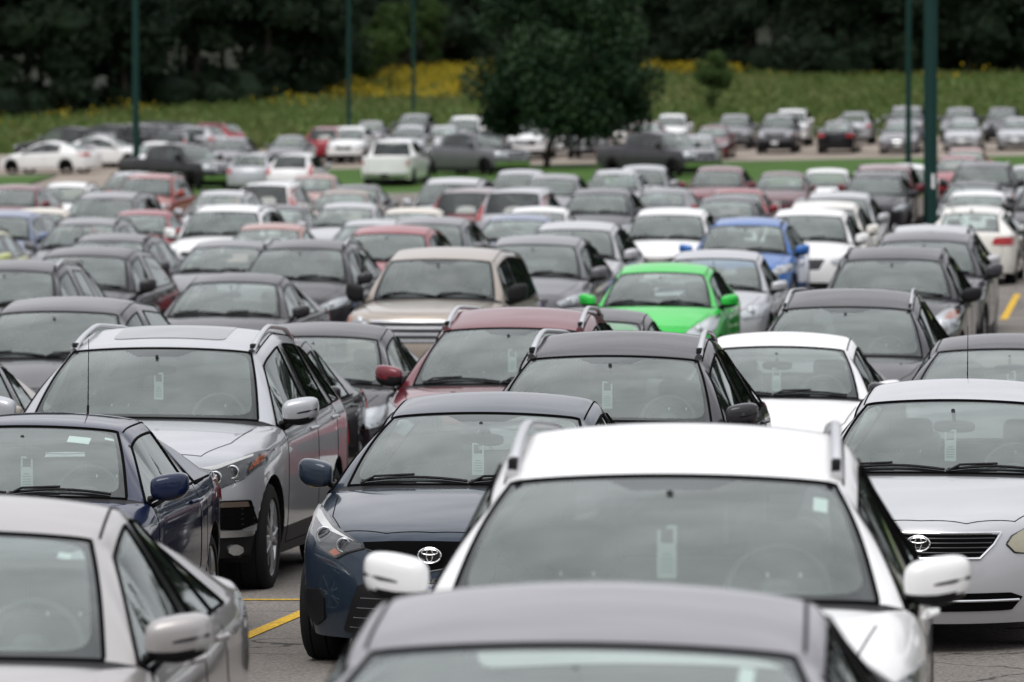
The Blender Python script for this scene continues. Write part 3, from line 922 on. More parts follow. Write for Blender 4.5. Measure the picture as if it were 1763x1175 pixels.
def place(m, name, label, cat, loc, rotz, pm, group=None, tilt=0, roll=0, det=2, header_origin=True):
    """m: model; loc: ground point under the middle of the car"""
    L = m.sp['L']
    root = bpy.data.objects.new(name, None); COL.objects.link(root)
    root.location = loc; root.rotation_euler = (tilt, roll, rotz)
    root['label'] = label; root['category'] = cat
    if group: root['group'] = group
    made = []
    skip1 = {'wiper', 'door_handle', 'rear_bench', 'rear_view_mirror', 'steering_wheel', 'antenna_fin', 'rim', 'headrest'} if det == 0 else set()
    for p in m.parts:
        if p['name'] in skip1 and not (p['name'] == 'rim' and det > 0): made.append(None); continue
        par = root if p['parent'] < 0 else made[p['parent']]
        if par is None: made.append(None); continue
        o = bpy.data.objects.new(p['name'], p['me']); COL.objects.link(o)
        o.parent = par
        if p['parent'] < 0:
            l = V(p['loc']) if p['loc'] else V((0, 0, 0))
            o.location = l - V((0, L / 2, 0))
        elif p['loc']: o.location = p['loc']
        if p['rot']: o.rotation_euler = (0, 0, p['rot'])
        if p['sc']: o.scale = p['sc']
        if p['paint']:
            o.material_slots[0].link = 'OBJECT'; o.material_slots[0].material = pm
        if p['label']: o['label'] = p['label']
        made.append(o)
    return root

# ---------------------------------------------------------------- car models (metres; nose at y=0, x>0 is the side the camera sees)
SP = {}
M['amberdim'] = plain('clear_amber_lens', (.10, .075, .06), .2, coat=1)
SP['sedan'] = dict(L=4.65, W=1.80, H=1.46, zl=.74, yc=1.20, zc=.99, yh=2.02, zh=1.375, yp=2.65, yr=3.30, zr=1.37, yb=4.02, zb=1.05, zt=1.02,
    wc=.71, wr=.54, wrr=.50, b0=.92, b1=.98, yB=2.55, yC=3.35, wb_=2.70, wy0=.93, R=.325,
    hl=[(.50, .66), (.60, .60), (.84, .66), (.86, .80), (.76, .77)], tl=[[(.50, .78), (.82, .80), (.82, .96), (.52, .93)]],
    fdec=[('grille', [(-.42, .60), (.42, .60), (.48, .70), (-.48, .70)], 'gloss', 0), ('lower_grille', [(-.50, .26), (.50, .26), (.44, .40), (-.44, .40)], 'trim', 0), ('license_plate', [(-.15, .42), (.15, .42), (.15, .56), (-.15, .56)], 'plate', 0)],
    hls=dict(bulbs=[(.66, .68, .045, 1)], orange=[[(.80, .68), (.845, .70), (.85, .76), (.80, .74)]]))
def variant(base, name, **k):
    d = dict(SP[base]); d.update(k); SP[name] = d
variant('sedan', 'suv', L=4.62, W=1.84, H=1.66, zl=.90, yc=1.15, zc=1.14, yh=1.86, zh=1.56, yp=2.5, yr=3.85, zr=1.585, yb=4.42, zb=1.14, zt=1.02,
    wc=.74, wr=.575, wrr=.54, b0=1.04, b1=1.14, yB=2.50, yC=3.40, three=3.95, R=.355, wb_=2.66, priv=1, rails=('alu', .05, .017), railz=.07,
    rowz=[.80, .62, .42, .24], hl=[(.52, .80), (.60, .73), (.86, .80), (.88, .93), (.76, .90)], hls=dict(bulbs=[(.68, .81, .045, 1)]),
    fdec=[('grille', [(-.34, .66), (.34, .66), (.44, .84), (-.44, .84)], 'gloss', 0), ('lower_grille', [(-.55, .30), (.55, .30), (.48, .44), (-.48, .44)], 'trim', 0), ('license_plate', [(-.15, .46), (.15, .46), (.15, .60), (-.15, .60)], 'plate', 0)],
    tl=[[(.62, .90), (.86, .92), (.82, 1.16), (.70, 1.10)]], clad=1, visor=1, mstyle=0, msc=1.08)
variant('sedan', 'compact', L=4.45, W=1.77, H=1.48, yh=1.90, yc=1.10, yp=2.5, yr=3.20, yb=3.85, yB=2.45, yC=3.2, wb_=2.62, zl=.77, zc=1.0, zh=1.39, wr=.55, seatm='seatl',
    hl=[(.48, .70), (.56, .62), (.80, .66), (.85, .84), (.66, .80)], hls=dict(bulbs=[(.64, .72, .055, 1)]), tl=[[(.58, .76), (.83, .78), (.80, .98), (.60, .94)]])
variant('sedan', 'midsize', L=4.88, W=1.84, H=1.47, yc=1.25, yh=2.10, zh=1.385, yp=2.75, yr=3.45, yb=4.25, yB=2.65, yC=3.5, wb_=2.80, wc=.73, wr=.56,
    fdec=[('grille', [(-.34, .52), (.34, .52), (.46, .72), (-.46, .72)], 'gloss', 0), ('grille_bar', [(-.40, .61), (.40, .61), (.42, .64), (-.42, .64)], 'chrome', 0), ('lower_grille', [(-.60, .26), (.60, .26), (.52, .36), (-.52, .36)], 'trim', 0), ('license_plate', [(-.15, .38), (.15, .38), (.15, .50), (-.15, .50)], 'plate', 0)],
    tl=[[(.46, .80), (.86, .78), (.86, .94), (.52, .93)]], fin=1)
variant('sedan', 'hatch', L=4.0, W=1.70, H=1.48, zl=.76, yc=.95, zc=1.0, yh=1.70, zh=1.385, yp=2.3, yr=3.35, zr=1.40, yb=3.78, zb=1.0, zt=.92, b0=.94, b1=1.05, yB=2.15, yC=3.0,
    wc=.68, wr=.52, wb_=2.49, wy0=.82, R=.30, hl=[(.44, .68), (.52, .60), (.78, .72), (.80, .90), (.70, .86)], hls=dict(bulbs=[(.60, .72, .05, 1)]),
    tl=[[(.58, .80), (.80, .82), (.76, 1.06), (.64, 1.0)]], ytail=.06, fdec=[('grille', [(-.30, .62), (.30, .62), (.34, .68), (-.34, .68)], 'gloss', 0), ('lower_grille', [(-.42, .26), (.42, .26), (.50, .46), (-.50, .46)], 'trim', 0), ('license_plate', [(-.15, .40), (.15, .40), (.15, .52), (-.15, .52)], 'plate', 0)])
variant('suv', 'crossover', H=1.60, L=4.45, zl=.86, zc=1.08, b0=.99, b1=1.10, zh=1.50, zr=1.52, yr=3.75, yb=4.25, three=3.82, rails=('rail_dark', .045, .016), rowz=[.76, .58, .40, .24],
    hl=[(.50, .76), (.62, .70), (.86, .78), (.88, .90), (.70, .86)], seatm='seat', priv=0, clad=1, tl=[[(.60, .86), (.86, .88), (.82, 1.08), (.68, 1.02)]])
variant('suv', 'suv_plain', rails=None, visor=0, mh=1.15, three=None, cside='w2', yC=3.55, tl=[[(.70, .90), (.86, .92), (.80, 1.42), (.72, 1.40)]])
variant('suv', 'crv', rails=None, three=4.0, H=1.68, tl=[[(.72, .95), (.88, .97), (.72, 1.54), (.63, 1.52)]], zr=1.60, zb=1.12, yr=4.05, yb=4.42, wrr=.56, wb=.66, L=4.58)
variant('suv', 'bigsuv', L=4.85, W=1.92, H=1.78, zl=1.02, yc=1.25, zc=1.24, zh=1.68, zr=1.69, yh=1.92, yp=2.8, yr=4.25, yb=4.66, zb=1.2, b0=1.12, b1=1.18, wc=.77, wr=.63, wrr=.60, wb=.70,
    rowz=[.92, .68, .46, .28], yB=2.65, yC=3.65, three=4.2, wb_=2.79, R=.385, zt=1.08, nosew=.95, sweep=.32, sweep_r=.16, ytail=.05, railz=.06,
    hl=[(.56, .84), (.60, .80), (.90, .82), (.91, 1.0), (.60, 1.0)], hls=dict(bulbs=[(.70, .90, .06, 1)], orange=[[(.82, .84), (.88, .84), (.88, .98), (.82, .98)]]),
    fdec=[('grille', [(-.50, .72), (.50, .72), (.52, .96), (-.52, .96)], 'gloss', 0), ('grille_bar', [(-.50, .82), (.50, .82), (.50, .86), (-.50, .86)], 'chrome', 0), ('license_plate', [(-.15, .46), (.15, .46), (.15, .60), (-.15, .60)], 'plate', 0)],
    tl=[[(.78, .84), (.92, .84), (.90, 1.12), (.80, 1.12)]], mh=1.3)
variant('bigsuv', 'jeep', L=4.5, W=1.84, H=1.77, yr=4.0, yb=4.3, yC=3.45, three=3.9, wb_=2.65, wrr=.62, wb=.68, rails=('rail_dark', .05, .018),
    fdec=[('grille_slot', [(x - .03, .78), (x + .03, .78), (x + .03, .97), (x - .03, .97)], 'gap', 0) for x in (-.36, -.24, -.12, 0, .12, .24, .36)] + [('lower_grille', [(-.80, .34), (.80, .34), (.76, .62), (-.76, .62)], 'trim', 0), ('license_plate', [(-.15, .48), (.15, .48), (.15, .62), (-.15, .62)], 'plate', 0)],
    hl=[(.50, .80), (.50, .96), (.72, .97), (.74, .80)])
variant('jeep', 'offroader', extra=[spare_wheel], W=1.80, L=4.3)
variant('bigsuv', 'minivan', L=5.1, W=1.97, H=1.76, zl=.84, yc=.95, zc=1.13, yh=1.75, zh=1.64, zr=1.66, yr=4.5, yb=4.88, b0=1.03, b1=1.10, yB=2.65, yC=3.9, three=4.45, wb_=3.03, wy0=.98, R=.345, wc=.80, wr=.66, wrr=.63,
    rails=('rail_dark', .03, .014), sweep=.46, nosew=.88, rowz=[.72, .54, .38, .22], hl=[(.58, .70), (.66, .62), (.88, .74), (.90, .90), (.76, .86)], hls=dict(bulbs=[(.72, .74, .05, 1)]),
    fdec=[('grille', [(-.36, .56), (.36, .56), (.44, .74), (-.44, .74)], 'gloss', 0), ('lower_grille', [(-.60, .26), (.60, .26), (.52, .40), (-.52, .40)], 'trim', 0), ('license_plate', [(-.15, .42), (.15, .42), (.15, .54), (-.15, .54)], 'plate', 0)])
variant('bigsuv', 'boxwagon', L=5.13, W=1.93, H=1.73, zl=1.02, yc=1.35, zc=1.16, yh=2.02, zh=1.62, zr=1.66, yr=4.62, yb=4.92, yB=2.75, yC=3.85, three=4.5, wb_=2.99, wy0=.95, b0=1.07, b1=1.10, wc=.76, wr=.63, wrr=.62,
    rails=None, rowz=[.84, .60, .42, .26], R=.37, visor=1, mstyle=3, mh=1.35, nosew=.95, sweep=.30,
    fdec=[('grille', [(-.58, .66), (.58, .66), (.58, .92), (-.58, .92)], 'gloss', 0)] + [('grille_bar', [(-.57, z), (.57, z), (.57, z + .022), (-.57, z + .022)], 'alu', 0) for z in (.68, .755, .83, .905)] + [('lower_grille', [(-.6, .32), (.6, .32), (.6, .44), (-.6, .44)], 'trim', 0)],
    hl=[(.60, .70), (.60, .92), (.90, .92), (.90, .70)])
variant('bigsuv', 'pickup', L=5.85, W=2.0, H=1.90, zl=1.10, yc=1.45, zc=1.28, yh=2.10, zh=1.79, yp=2.7, yr=4.05, zr=1.80, yb=4.2, zb=1.30, zt=1.30, b0=1.20, b1=1.28, wc=.80, wr=.66, wrr=.66, wb=.74,
    yB=2.98, yC=3.90, three=None, cside='p', bed=.86, wb_=3.68, wy0=1.0, R=.40, sill=.38, rowz=[.98, .74, .54, .40], rails=None, rowzr=[1.10, .72, .56, .44], sweep_r=.10, ytail=.03, rrow=[.0, .0, -.02, .02], tailcrease=.9, clad=0, priv=1,
    hl=[(.64, .84), (.64, 1.06), (.92, 1.06), (.92, .84)], hls=dict(bulbs=[(.78, .95, .07, 1)]), tl=[[(.84, .92), (.90, .92), (.90, 1.16), (.84, 1.16)]],
    fdec=[('grille', [(-.58, .80), (.58, .80), (.58, 1.06), (-.58, 1.06)], 'chrome', 0), ('grille_mesh', [(-.52, .84), (.52, .84), (.52, .92), (-.52, .92)], 'gap', 0), ('grille_mesh', [(-.52, .95), (.52, .95), (.52, 1.03), (-.52, 1.03)], 'gap', 0), ('bumper', [(-.90, .46), (.90, .46), (.90, .66), (-.90, .66)], 'chrome', 0)],
    rdec=[('rear_bumper', [(-.92, .46), (.92, .46), (.92, .64), (-.92, .64)], 'alu'), ('license_plate', [(-.15, .48), (.15, .48), (.15, .62), (-.15, .62)], 'gap')], mh=1.4, msc=1.2)
# --- the cars near the camera
variant('sedan', 'near_sedan', lv=3, railz=.03, wip=0, L=4.72, W=1.86, H=1.46, yc=1.20, yh=2.12, zh=1.375, yp=2.70, yr=3.55, yb=4.36, min=.03, zb=1.13, zt=1.11, cside='w3', stickers=[(.50, .10, .045, .05)], yB=2.62, yC=3.18, wb_=2.72, wc=.74, wr=.575, wrr=.47, b0=.93, b1=1.04, msc=1.05, mstyle=0)
variant('near_sedan', 'black_sedan', H=1.48, stickers=[(.44, .07, .04, .22)], wr=.56, L=4.85)
variant('suv', 'near_suv', lv=3, stickers=[(.53, .08, .05, .10)], crown=.06, L=4.68, W=1.84, H=1.69, yc=1.12, yh=1.90, zh=1.575, zc=1.18, zl=.96, b0=1.12, b1=1.20, wip=0, yp=2.65, yr=3.95, zr=1.60, yb=4.45, wc=.75, wr=.585, wrr=.50, rails=('alu', .045, .020), rail0=.10, mstyle=0, min=.05, msc=1.08, fin=0,
    hl=[(.50, .80), (.60, .74), (.88, .84), (.90, .98), (.76, .93)])
variant('near_suv', 'rails_suv', stickers=[], lv=3, zc=1.13, b0=1.06, b1=1.15, zl=.92, aerial=(0, 3.7, .15, .03), H=1.66, zh=1.55, msc=1.0)
variant('near_suv', 'red_suv', stickers=[], lv=2, zc=1.12, b0=1.06, b1=1.15, wip=1, L=4.52, H=1.66, zh=1.555, wc=.72, wr=.56, yc=1.02, yh=1.85, mstyle=1,
    hl=[(.46, .78), (.56, .70), (.88, .86), (.90, 1.0), (.74, .95)])
variant('near_suv', 'dark_suv', stickers=[], lv=2, zc=1.10, b0=1.04, b1=1.12, zl=.90, H=1.62, zh=1.52, rails=('alu', .035, .013), rail0=.05, msc=1.0)
variant('suv', 'round_suv', lv=2, L=4.77, W=1.84, H=1.68, zh=1.565, zr=1.59, mstyle=3, rails=('rail_dark', .03, .014), hl=[(.52, .70), (.60, .64), (.86, .78), (.86, 1.0), (.70, 1.0), (.58, .90)], hls=dict(bulbs=[(.68, .80, .075, 1)], orange=[[(.70, .90), (.84, .90), (.84, .98), (.74, .98)]]),
    fdec=[('grille', [(-.34, .56), (.34, .56), (.44, .70), (-.44, .70)], 'gloss', 0), ('grille', [(-.42, .76), (.42, .76), (.44, .88), (-.44, .88)], 'gloss', 0), ('badge', [(-.10, .71), (.10, .71), (.10, .75), (-.10, .75)], 'chrome', 0)])
variant('sedan', 'sporty_sedan', lv=2, L=4.58, W=1.795, H=1.45, yc=1.25, yh=2.08, zh=1.36, zc=.98, wc=.72, wr=.54, mstyle=2, zl=.72)
variant('sedan', 'coupe', lv=3, stickers=[(.33, .10, .13, .09), (.50, .06, .06, .03)], L=4.45, W=1.75, H=1.42, zl=.70, yc=1.18, zc=.96, yh=1.98, zh=1.335, yp=2.55, yr=3.10, zr=1.32, yb=3.85, zb=1.06, zt=1.02, b0=.90, b1=.99, yB=2.95, yC=3.55, coupe=1, wc=.70, wr=.53, wrr=.49, wb_=2.65, wy0=.90, spokes=5, mstyle=2, msc=1.0, wip=1, aerial=(.18, 2.95, .46, .03))

def text_mesh(txt, size, mat, name):
    cu = bpy.data.curves.new('txt', 'FONT'); cu.body = txt; cu.size = size; cu.align_x = 'CENTER'; cu.extrude = .0008
    ob = bpy.data.objects.new('txt', cu); COL.objects.link(ob); dg = bpy.context.evaluated_depsgraph_get(); dg.update()
    me = bpy.data.meshes.new_from_object(ob.evaluated_get(dg)); bpy.data.objects.remove(ob); me.materials.clear(); me.materials.append(mat); me.name = name
    me.transform(Matrix.Rotation(math.pi / 2, 4, 'X')); return me
def plate_face(P, sf, sp, parts):
    y = min(sf.hit(x, .46, 'front').y for x in (-.15, 0, .15)) - .022
    g = Geo(); g.box((0, y, .45), (.305, .006, .155), 0); p = P('licence_plate', g.mesh([M['plate']], name='licence_plate', smooth=False))
    g = Geo()
    g.box((0, y - .003, .514), (.315, .012, .026), 0); g.box((0, y - .003, .378), (.315, .012, .014), 0)
    for s_ in (-1, 1): g.box((s_ * .155, y - .003, .446), (.010, .012, .15), 0)
    P('plate_frame', g.mesh([M['gap']], name='plate_frame', smooth=False))
    for t, sz, z, mk, dy in (('BEST IN A CLASS', .020, .506, 'white', .0105), ('ONTARIO', .026, .472, 'blue', .0045)):
        P('lettering', text_mesh(t, sz, M[mk], 'lettering'), loc=(0, y - dy, z))
    g = Geo()
    g.tube([(-.014, y - .005, .418), (-.016, y - .005, .432), (-.008, y - .005, .442), (0, y - .005, .434), (.008, y - .005, .442), (.016, y - .005, .432), (.014, y - .005, .418), (-.014, y - .005, .418)], .0022, 5)
    g.tube([(0, y - .005, .436), (0, y - .005, .456)], .0018, 5); g.tube([(-.006, y - .005, .449), (.006, y - .005, .449)], .0018, 5)
    P('crown_mark', g.mesh([M['blue']], name='crown_mark'))
def emblem(P, sf, sp, parts):
    cx, cz, rx = sp['emb']; g = Geo(); rz = rx * .66
    def ell(a, b, ox=0, oz=0, r=.0045):
        h0 = sf.hit(0, cz, 'front'); 
        pts = []
        for k in range(33):
            t = 2 * math.pi * k / 32; x, z = ox + a * math.cos(t), oz + b * math.sin(t)
            pts.append((cx + x, h0.y - .022, cz + z))
        g.tube(pts, r, 6, 0, caps=False)
    k = rx / .065
    ell(rx, rz, 0, 0, .0052 * k); ell(rx * .27, rz * .90, 0, 0, .0034 * k); ell(rx * .72, rz * .34, 0, rz * .42, .0034 * k)
    P('emblem', g.mesh([M['chrome']], name='emblem'))
    h0 = sf.hit(0, cz, 'front'); g = Geo(); g.lathe([(-.012, .001), (-.012, 1), (.02, 1.0)], (0, 0, 0), 'y', 28)
    g.v = [V((cx + v.x * rx * .97, h0.y - .004 + v.y, cz + v.z * rz * .97)) for v in g.v]
    P('emblem_plate', g.mesh([M['gloss']], name='emblem_plate'))
variant('compact', 'slate_sedan', lv=3, L=4.64, W=1.776, H=1.455, yc=1.20, yh=2.03, zh=1.37, yp=2.65, yr=3.35, yb=4.0, yB=2.60, yC=3.35, wb_=2.70, wy0=.93, R=.318, zl=.745, zc=.985, wc=.71, wr=.555, wrr=.51, b0=.92, b1=.985,
    nosew=.90, sweep=.50, rowz=[.62, .47, .32, .17], frow=[.03, .0, -.01, .05], pw=2.3, hs0=.62, hsy=.34, seatm='seat', visor=1, bumpcrease=0, nosecrease=.1,
    hl=[(.385, .632), (.45, .615), (.50, .60), (.56, .570), (.66, .615), (.745, .69), (.80, .775), (.81, .815), (.76, .812), (.60, .735), (.46, .675)],
    hls=dict(base=2, bulbs=[(.52, .645, .034, 1), (.66, .69, .040, 1)], orange=[[(.76, .70), (.795, .765), (.808, .81), (.785, .80)], [(.53, .598), (.57, .582), (.61, .60), (.57, .622)]], bars=[[(.44, .662), (.60, .718), (.755, .795), (.79, .80), (.77, .765), (.66, .715)]], m0='bowl', lensoff=.02),
    fdec=[('upper_grille', [(-.38, .632), (-.30, .618), (-.14, .600), (-.10, .545), (0, .53), (.10, .545), (.14, .600), (.30, .618), (.38, .632), (.40, .665), (.22, .676), (0, .68), (-.22, .676), (-.40, .665)], 'gap', 0),
          ('lower_grille', [(-.52, .20), (.52, .20), (.42, .44), (.34, .47), (-.34, .47), (-.42, .44)], 'trim', 0),
          ('fog_lamp_grille', [(.64, .26), (.70, .22), (.765, .27), (.79, .36), (.76, .405), (.67, .41), (.64, .37)], 'trim', 1),
          ],
    flines=[('grille_chrome', [[(-.37, .626), (-.30, .610), (-.145, .594), (-.105, .540), (0, .522), (.105, .540), (.145, .594), (.30, .610), (.37, .626)]], .005, 'bowl'),
            ('grille_slat', [[(-.47 + .2 * k * .12, .23 + .05 * k), (.47 - .2 * k * .12, .23 + .05 * k)] for k in range(4)], .005, 'gloss'),
            ('fog_slat', [[(s_ * .65, .265 + .032 * k), (s_ * .765, .275 + .032 * k)] for k in range(4) for s_ in (-1, 1)], .004, 'gloss')],
    emb=(0, .605, .064), extra=[emblem, plate_face], tl=[[(.58, .76), (.83, .78), (.80, .98), (.60, .94)]], mstyle=2, msc=.95, mh=1.1, yd0=1.55)
def lift(name, dz, fz=.50):
    sp = SP[name]; up = lambda pl: [(x, z + dz * min(1, max(0, (z - .1) / fz))) for x, z in pl]
    sp['hl'] = up(sp['hl']); sp['fdec'] = [(n, up(p), m_, k) for n, p, m_, k in sp['fdec']]; sp['flines'] = [(n, [up(l) for l in ls], r, m_) for n, ls, r, m_ in sp['flines']]
    h = dict(sp['hls']); h['bulbs'] = [(x, z + dz, r, k) for x, z, r, k in h.get('bulbs', [])]
    for q in ('orange', 'bars'): h[q] = [up(p) for p in h.get(q, [])]
    sp['hls'] = h; sp['emb'] = (sp['emb'][0], sp['emb'][1] + dz, sp['emb'][2]); sp['rowz'] = [z + dz * min(1, max(0, (z - .1) / fz)) for z in sp['rowz']]; sp['zl'] += dz * .8
lift('slate_sedan', .05)
variant('compact', 'silver_sedan', lv=3, L=4.53, W=1.70, H=1.475, yc=1.08, yh=1.88, zh=1.385, yp=2.5, yr=3.25, yb=3.90, yB=2.42, yC=3.2, wb_=2.60, wy0=.88, R=.31, zl=.74, zc=.985, wc=.70, wr=.545, wrr=.50, b0=.93, b1=.98,
    nosew=.88, sweep=.52, rowz=[.60, .45, .30, .18], frow=[.03, .0, -.01, .05], pw=2.2, hs0=.60, hsy=.36, seatm='seat', seatz=.0,
    hl=[(.475, .60), (.52, .555), (.64, .545), (.74, .585), (.80, .66), (.81, .735), (.74, .745), (.60, .70), (.50, .645)],
    hls=dict(base=1, bulbs=[(.60, .62, .05, 1), (.72, .67, .04, 1)], orange=[], m0='yellowed', lens='lens', lensoff=.02),
    fdec=[('upper_grille', [(-.33, .535), (.33, .535), (.40, .60), (.43, .655), (-.43, .655), (-.40, .60)], 'gap', 0),
          ('lower_grille', [(-.50, .25), (.50, .25), (.56, .32), (.50, .345), (-.50, .345), (-.56, .32)], 'gap', 0),
          ('license_plate_holder', [(-.16, .345), (.16, .345), (.16, .43), (-.16, .43)], 'plate', 0),
          ('turn_signal', [(.60, .23), (.74, .25), (.78, .33), (.66, .32)], 'bowl', 1)],
    flines=[('grille_chrome', [[(-.44, .665), (.44, .665)], [(.44, .665), (.405, .60), (.335, .528), (-.335, .528), (-.405, .60), (-.44, .665)]], .0095, 'chrome'),
            ('grille_slat', [[(-.41 + k * .012, .635 - .025 * k), (.41 - k * .012, .635 - .025 * k)] for k in range(4)], .004, 'bowl'),
            ('bumper_slat', [[(-.54, .305), (.54, .305)]], .008, 'alu')],
    emb=(0, .61, .066), extra=[emblem], tl=[[(.58, .76), (.80, .78), (.78, .98), (.60, .94)]], mstyle=2, msc=.9, aerial=(-.06, 3.0, .38, .02))
def pilot_lamps(P, sf, sp, parts): pass
lift('silver_sedan', .03)
variant('bigsuv', 'big_silver_suv', lv=3, crown=.05, wip=0, L=4.95, W=1.995, H=1.73, zl=.98, yc=1.25, zc=1.17, yh=2.05, zh=1.635, yp=2.95, yr=4.35, zr=1.66, yb=4.72, zb=1.16, zt=1.05, b0=1.09, b1=1.20, wc=.80, wr=.64, wrr=.57, wb=.68,
    yB=2.85, yC=3.75, three=4.38, wb_=2.82, wy0=.98, R=.375, tw=.24, nosew=.93, sweep=.46, pw=2.6, rowz=[.86, .62, .42, .27], visor=1, rails=('alu', .045, .020), rail0=.05, mstyle=0, msc=1.15, mh=1.05, clad=1, priv=1,
    hl=[(.50, .845), (.52, .765), (.72, .74), (.86, .80), (.955, .90), (.96, .975), (.90, .965), (.70, .885)],
    hls=dict(base=1, m0='bowl', bulbs=[(.60, .80, .038, 1), (.70, .815, .038, 1), (.80, .85, .038, 1)], orange=[[(.885, .85), (.935, .905), (.945, .96), (.915, .94)]], bars=[[(.505, .845), (.70, .868), (.89, .94), (.89, .955), (.70, .892), (.505, .862)]], lensoff=.02),
    fdec=[('grille', [(-.44, .62), (.44, .62), (.46, .84), (-.46, .84)], 'gloss', 0), ('grille_bar', [(-.48, .74), (.48, .74), (.50, .82), (-.50, .82)], 'chrome', 0),
          ('bumper_vent', [(.66, .47), (.84, .46), (.93, .50), (.90, .66), (.70, .66)], 'gap', 1), ('turn_signal', [(.72, .615), (.89, .615), (.88, .65), (.73, .65)], 'amberdim', 1),
          ('skid_trim', [(-.90, .415), (.90, .415), (.90, .46), (-.90, .46)], 'alu', 0), ('fog_lamp', [(.765, .315), (.79, .295), (.82, .295), (.845, .315), (.845, .345), (.82, .365), (.79, .365), (.765, .345)], 'refl', 1)],
    flines=[('vent_slat', [[(s_ * .67, .49 + .035 * k), (s_ * .915, .50 + .035 * k)] for k in range(4) for s_ in (-1, 1)], .006, 'trim')],
    tdec=[('sunroof', [(-.40, 2.32), (.40, 2.32), (.40, 2.95), (-.40, 2.95)], 'tint')])
M['tint'] = plain('tinted_sunroof', (.10, .105, .11), .15, 0, .8)

# ---------------------------------------------------------------- terrain
GT = [(-60, -2.4), (0, -2.55), (15.5, -2.69), (21, -2.77), (33, -2.95), (41, -3.05), (50, -3.10), (68, -3.06), (80, -3.02), (105, -2.93), (120, -2.82), (140, -2.66),
      (160, -2.48), (190, -2.2), (222, -1.72), (250, -1.15), (268, -.68), (285, -.30), (300, .1), (330, 1.75), (370, 3.7), (430, 6.0), (448, 8.0), (480, 19), (540, 26), (900, 42)]  # steep end: unseen berm added behind the wood to block sky gaps
KT = [(-60, .0), (20, .0), (33, .015), (60, .02), (900, .02)]
def ground(x, y):
    xx = max(-45, min(45, x))
    return CZ + table(GT, y) + table(KT, y) * xx
def ray(px, py, D):
    """world point seen at pixel (px, py) of the 1763 px photograph, D metres deep"""
    a = math.atan(TILT); xc = (px - PW / 2) / FPX * D; yc_ = (PH / 2 - py) / FPX * D
    return V((xc, D * math.cos(a) + yc_ * math.sin(a), CZ - D * math.sin(a) + yc_ * math.cos(a)))
def on_ground(px, py, d0=12, d1=500):
    f = lambda D: (lambda p: p.z - ground(p.x, p.y))(ray(px, py, D))
    a = d0
    while a < d1:
        if f(a) * f(a + 1) <= 0:
            b = a + 1
            for _ in range(30):
                m = (a + b) / 2
                if f(a) * f(m) <= 0: b = m
                else: a = m
            return ray(px, py, a)
        a += 1
    return None
def at_depth(px, D):
    p = ray(px, 600, D); return V((p.x, p.y, ground(p.x, p.y)))
def sheet(name, inside, x0, x1, y0, y1, mat, lift, dx=2.0, ys=None, kind='structure', zfn=None):
    xs = [x0 + dx * i for i in range(int((x1 - x0) / dx) + 1)]
    ys = ys or [y0 + 2.0 * i for i in range(int((y1 - y0) / 2) + 1)]
    vs = [(x, y, ground(x, y) + lift + (zfn(x, y) if zfn else 0)) for y in ys for x in xs]
    n = len(xs); fs = []
    for j in range(len(ys) - 1):
        for i in range(n - 1):
            if inside is None or inside((xs[i] + xs[i + 1]) / 2, (ys[j] + ys[j + 1]) / 2): fs.append((j * n + i, j * n + i + 1, (j + 1) * n + i + 1, (j + 1) * n + i))
    me = mesh_from(vs, fs, [mat], None, True, name); o = bpy.data.objects.new(name, me); COL.objects.link(o); o['kind'] = kind
    bm = bmesh.new(); bm.from_mesh(me); bmesh.ops.delete(bm, geom=[v for v in bm.verts if not v.link_faces], context='VERTS'); bm.to_mesh(me); bm.free()
    return o
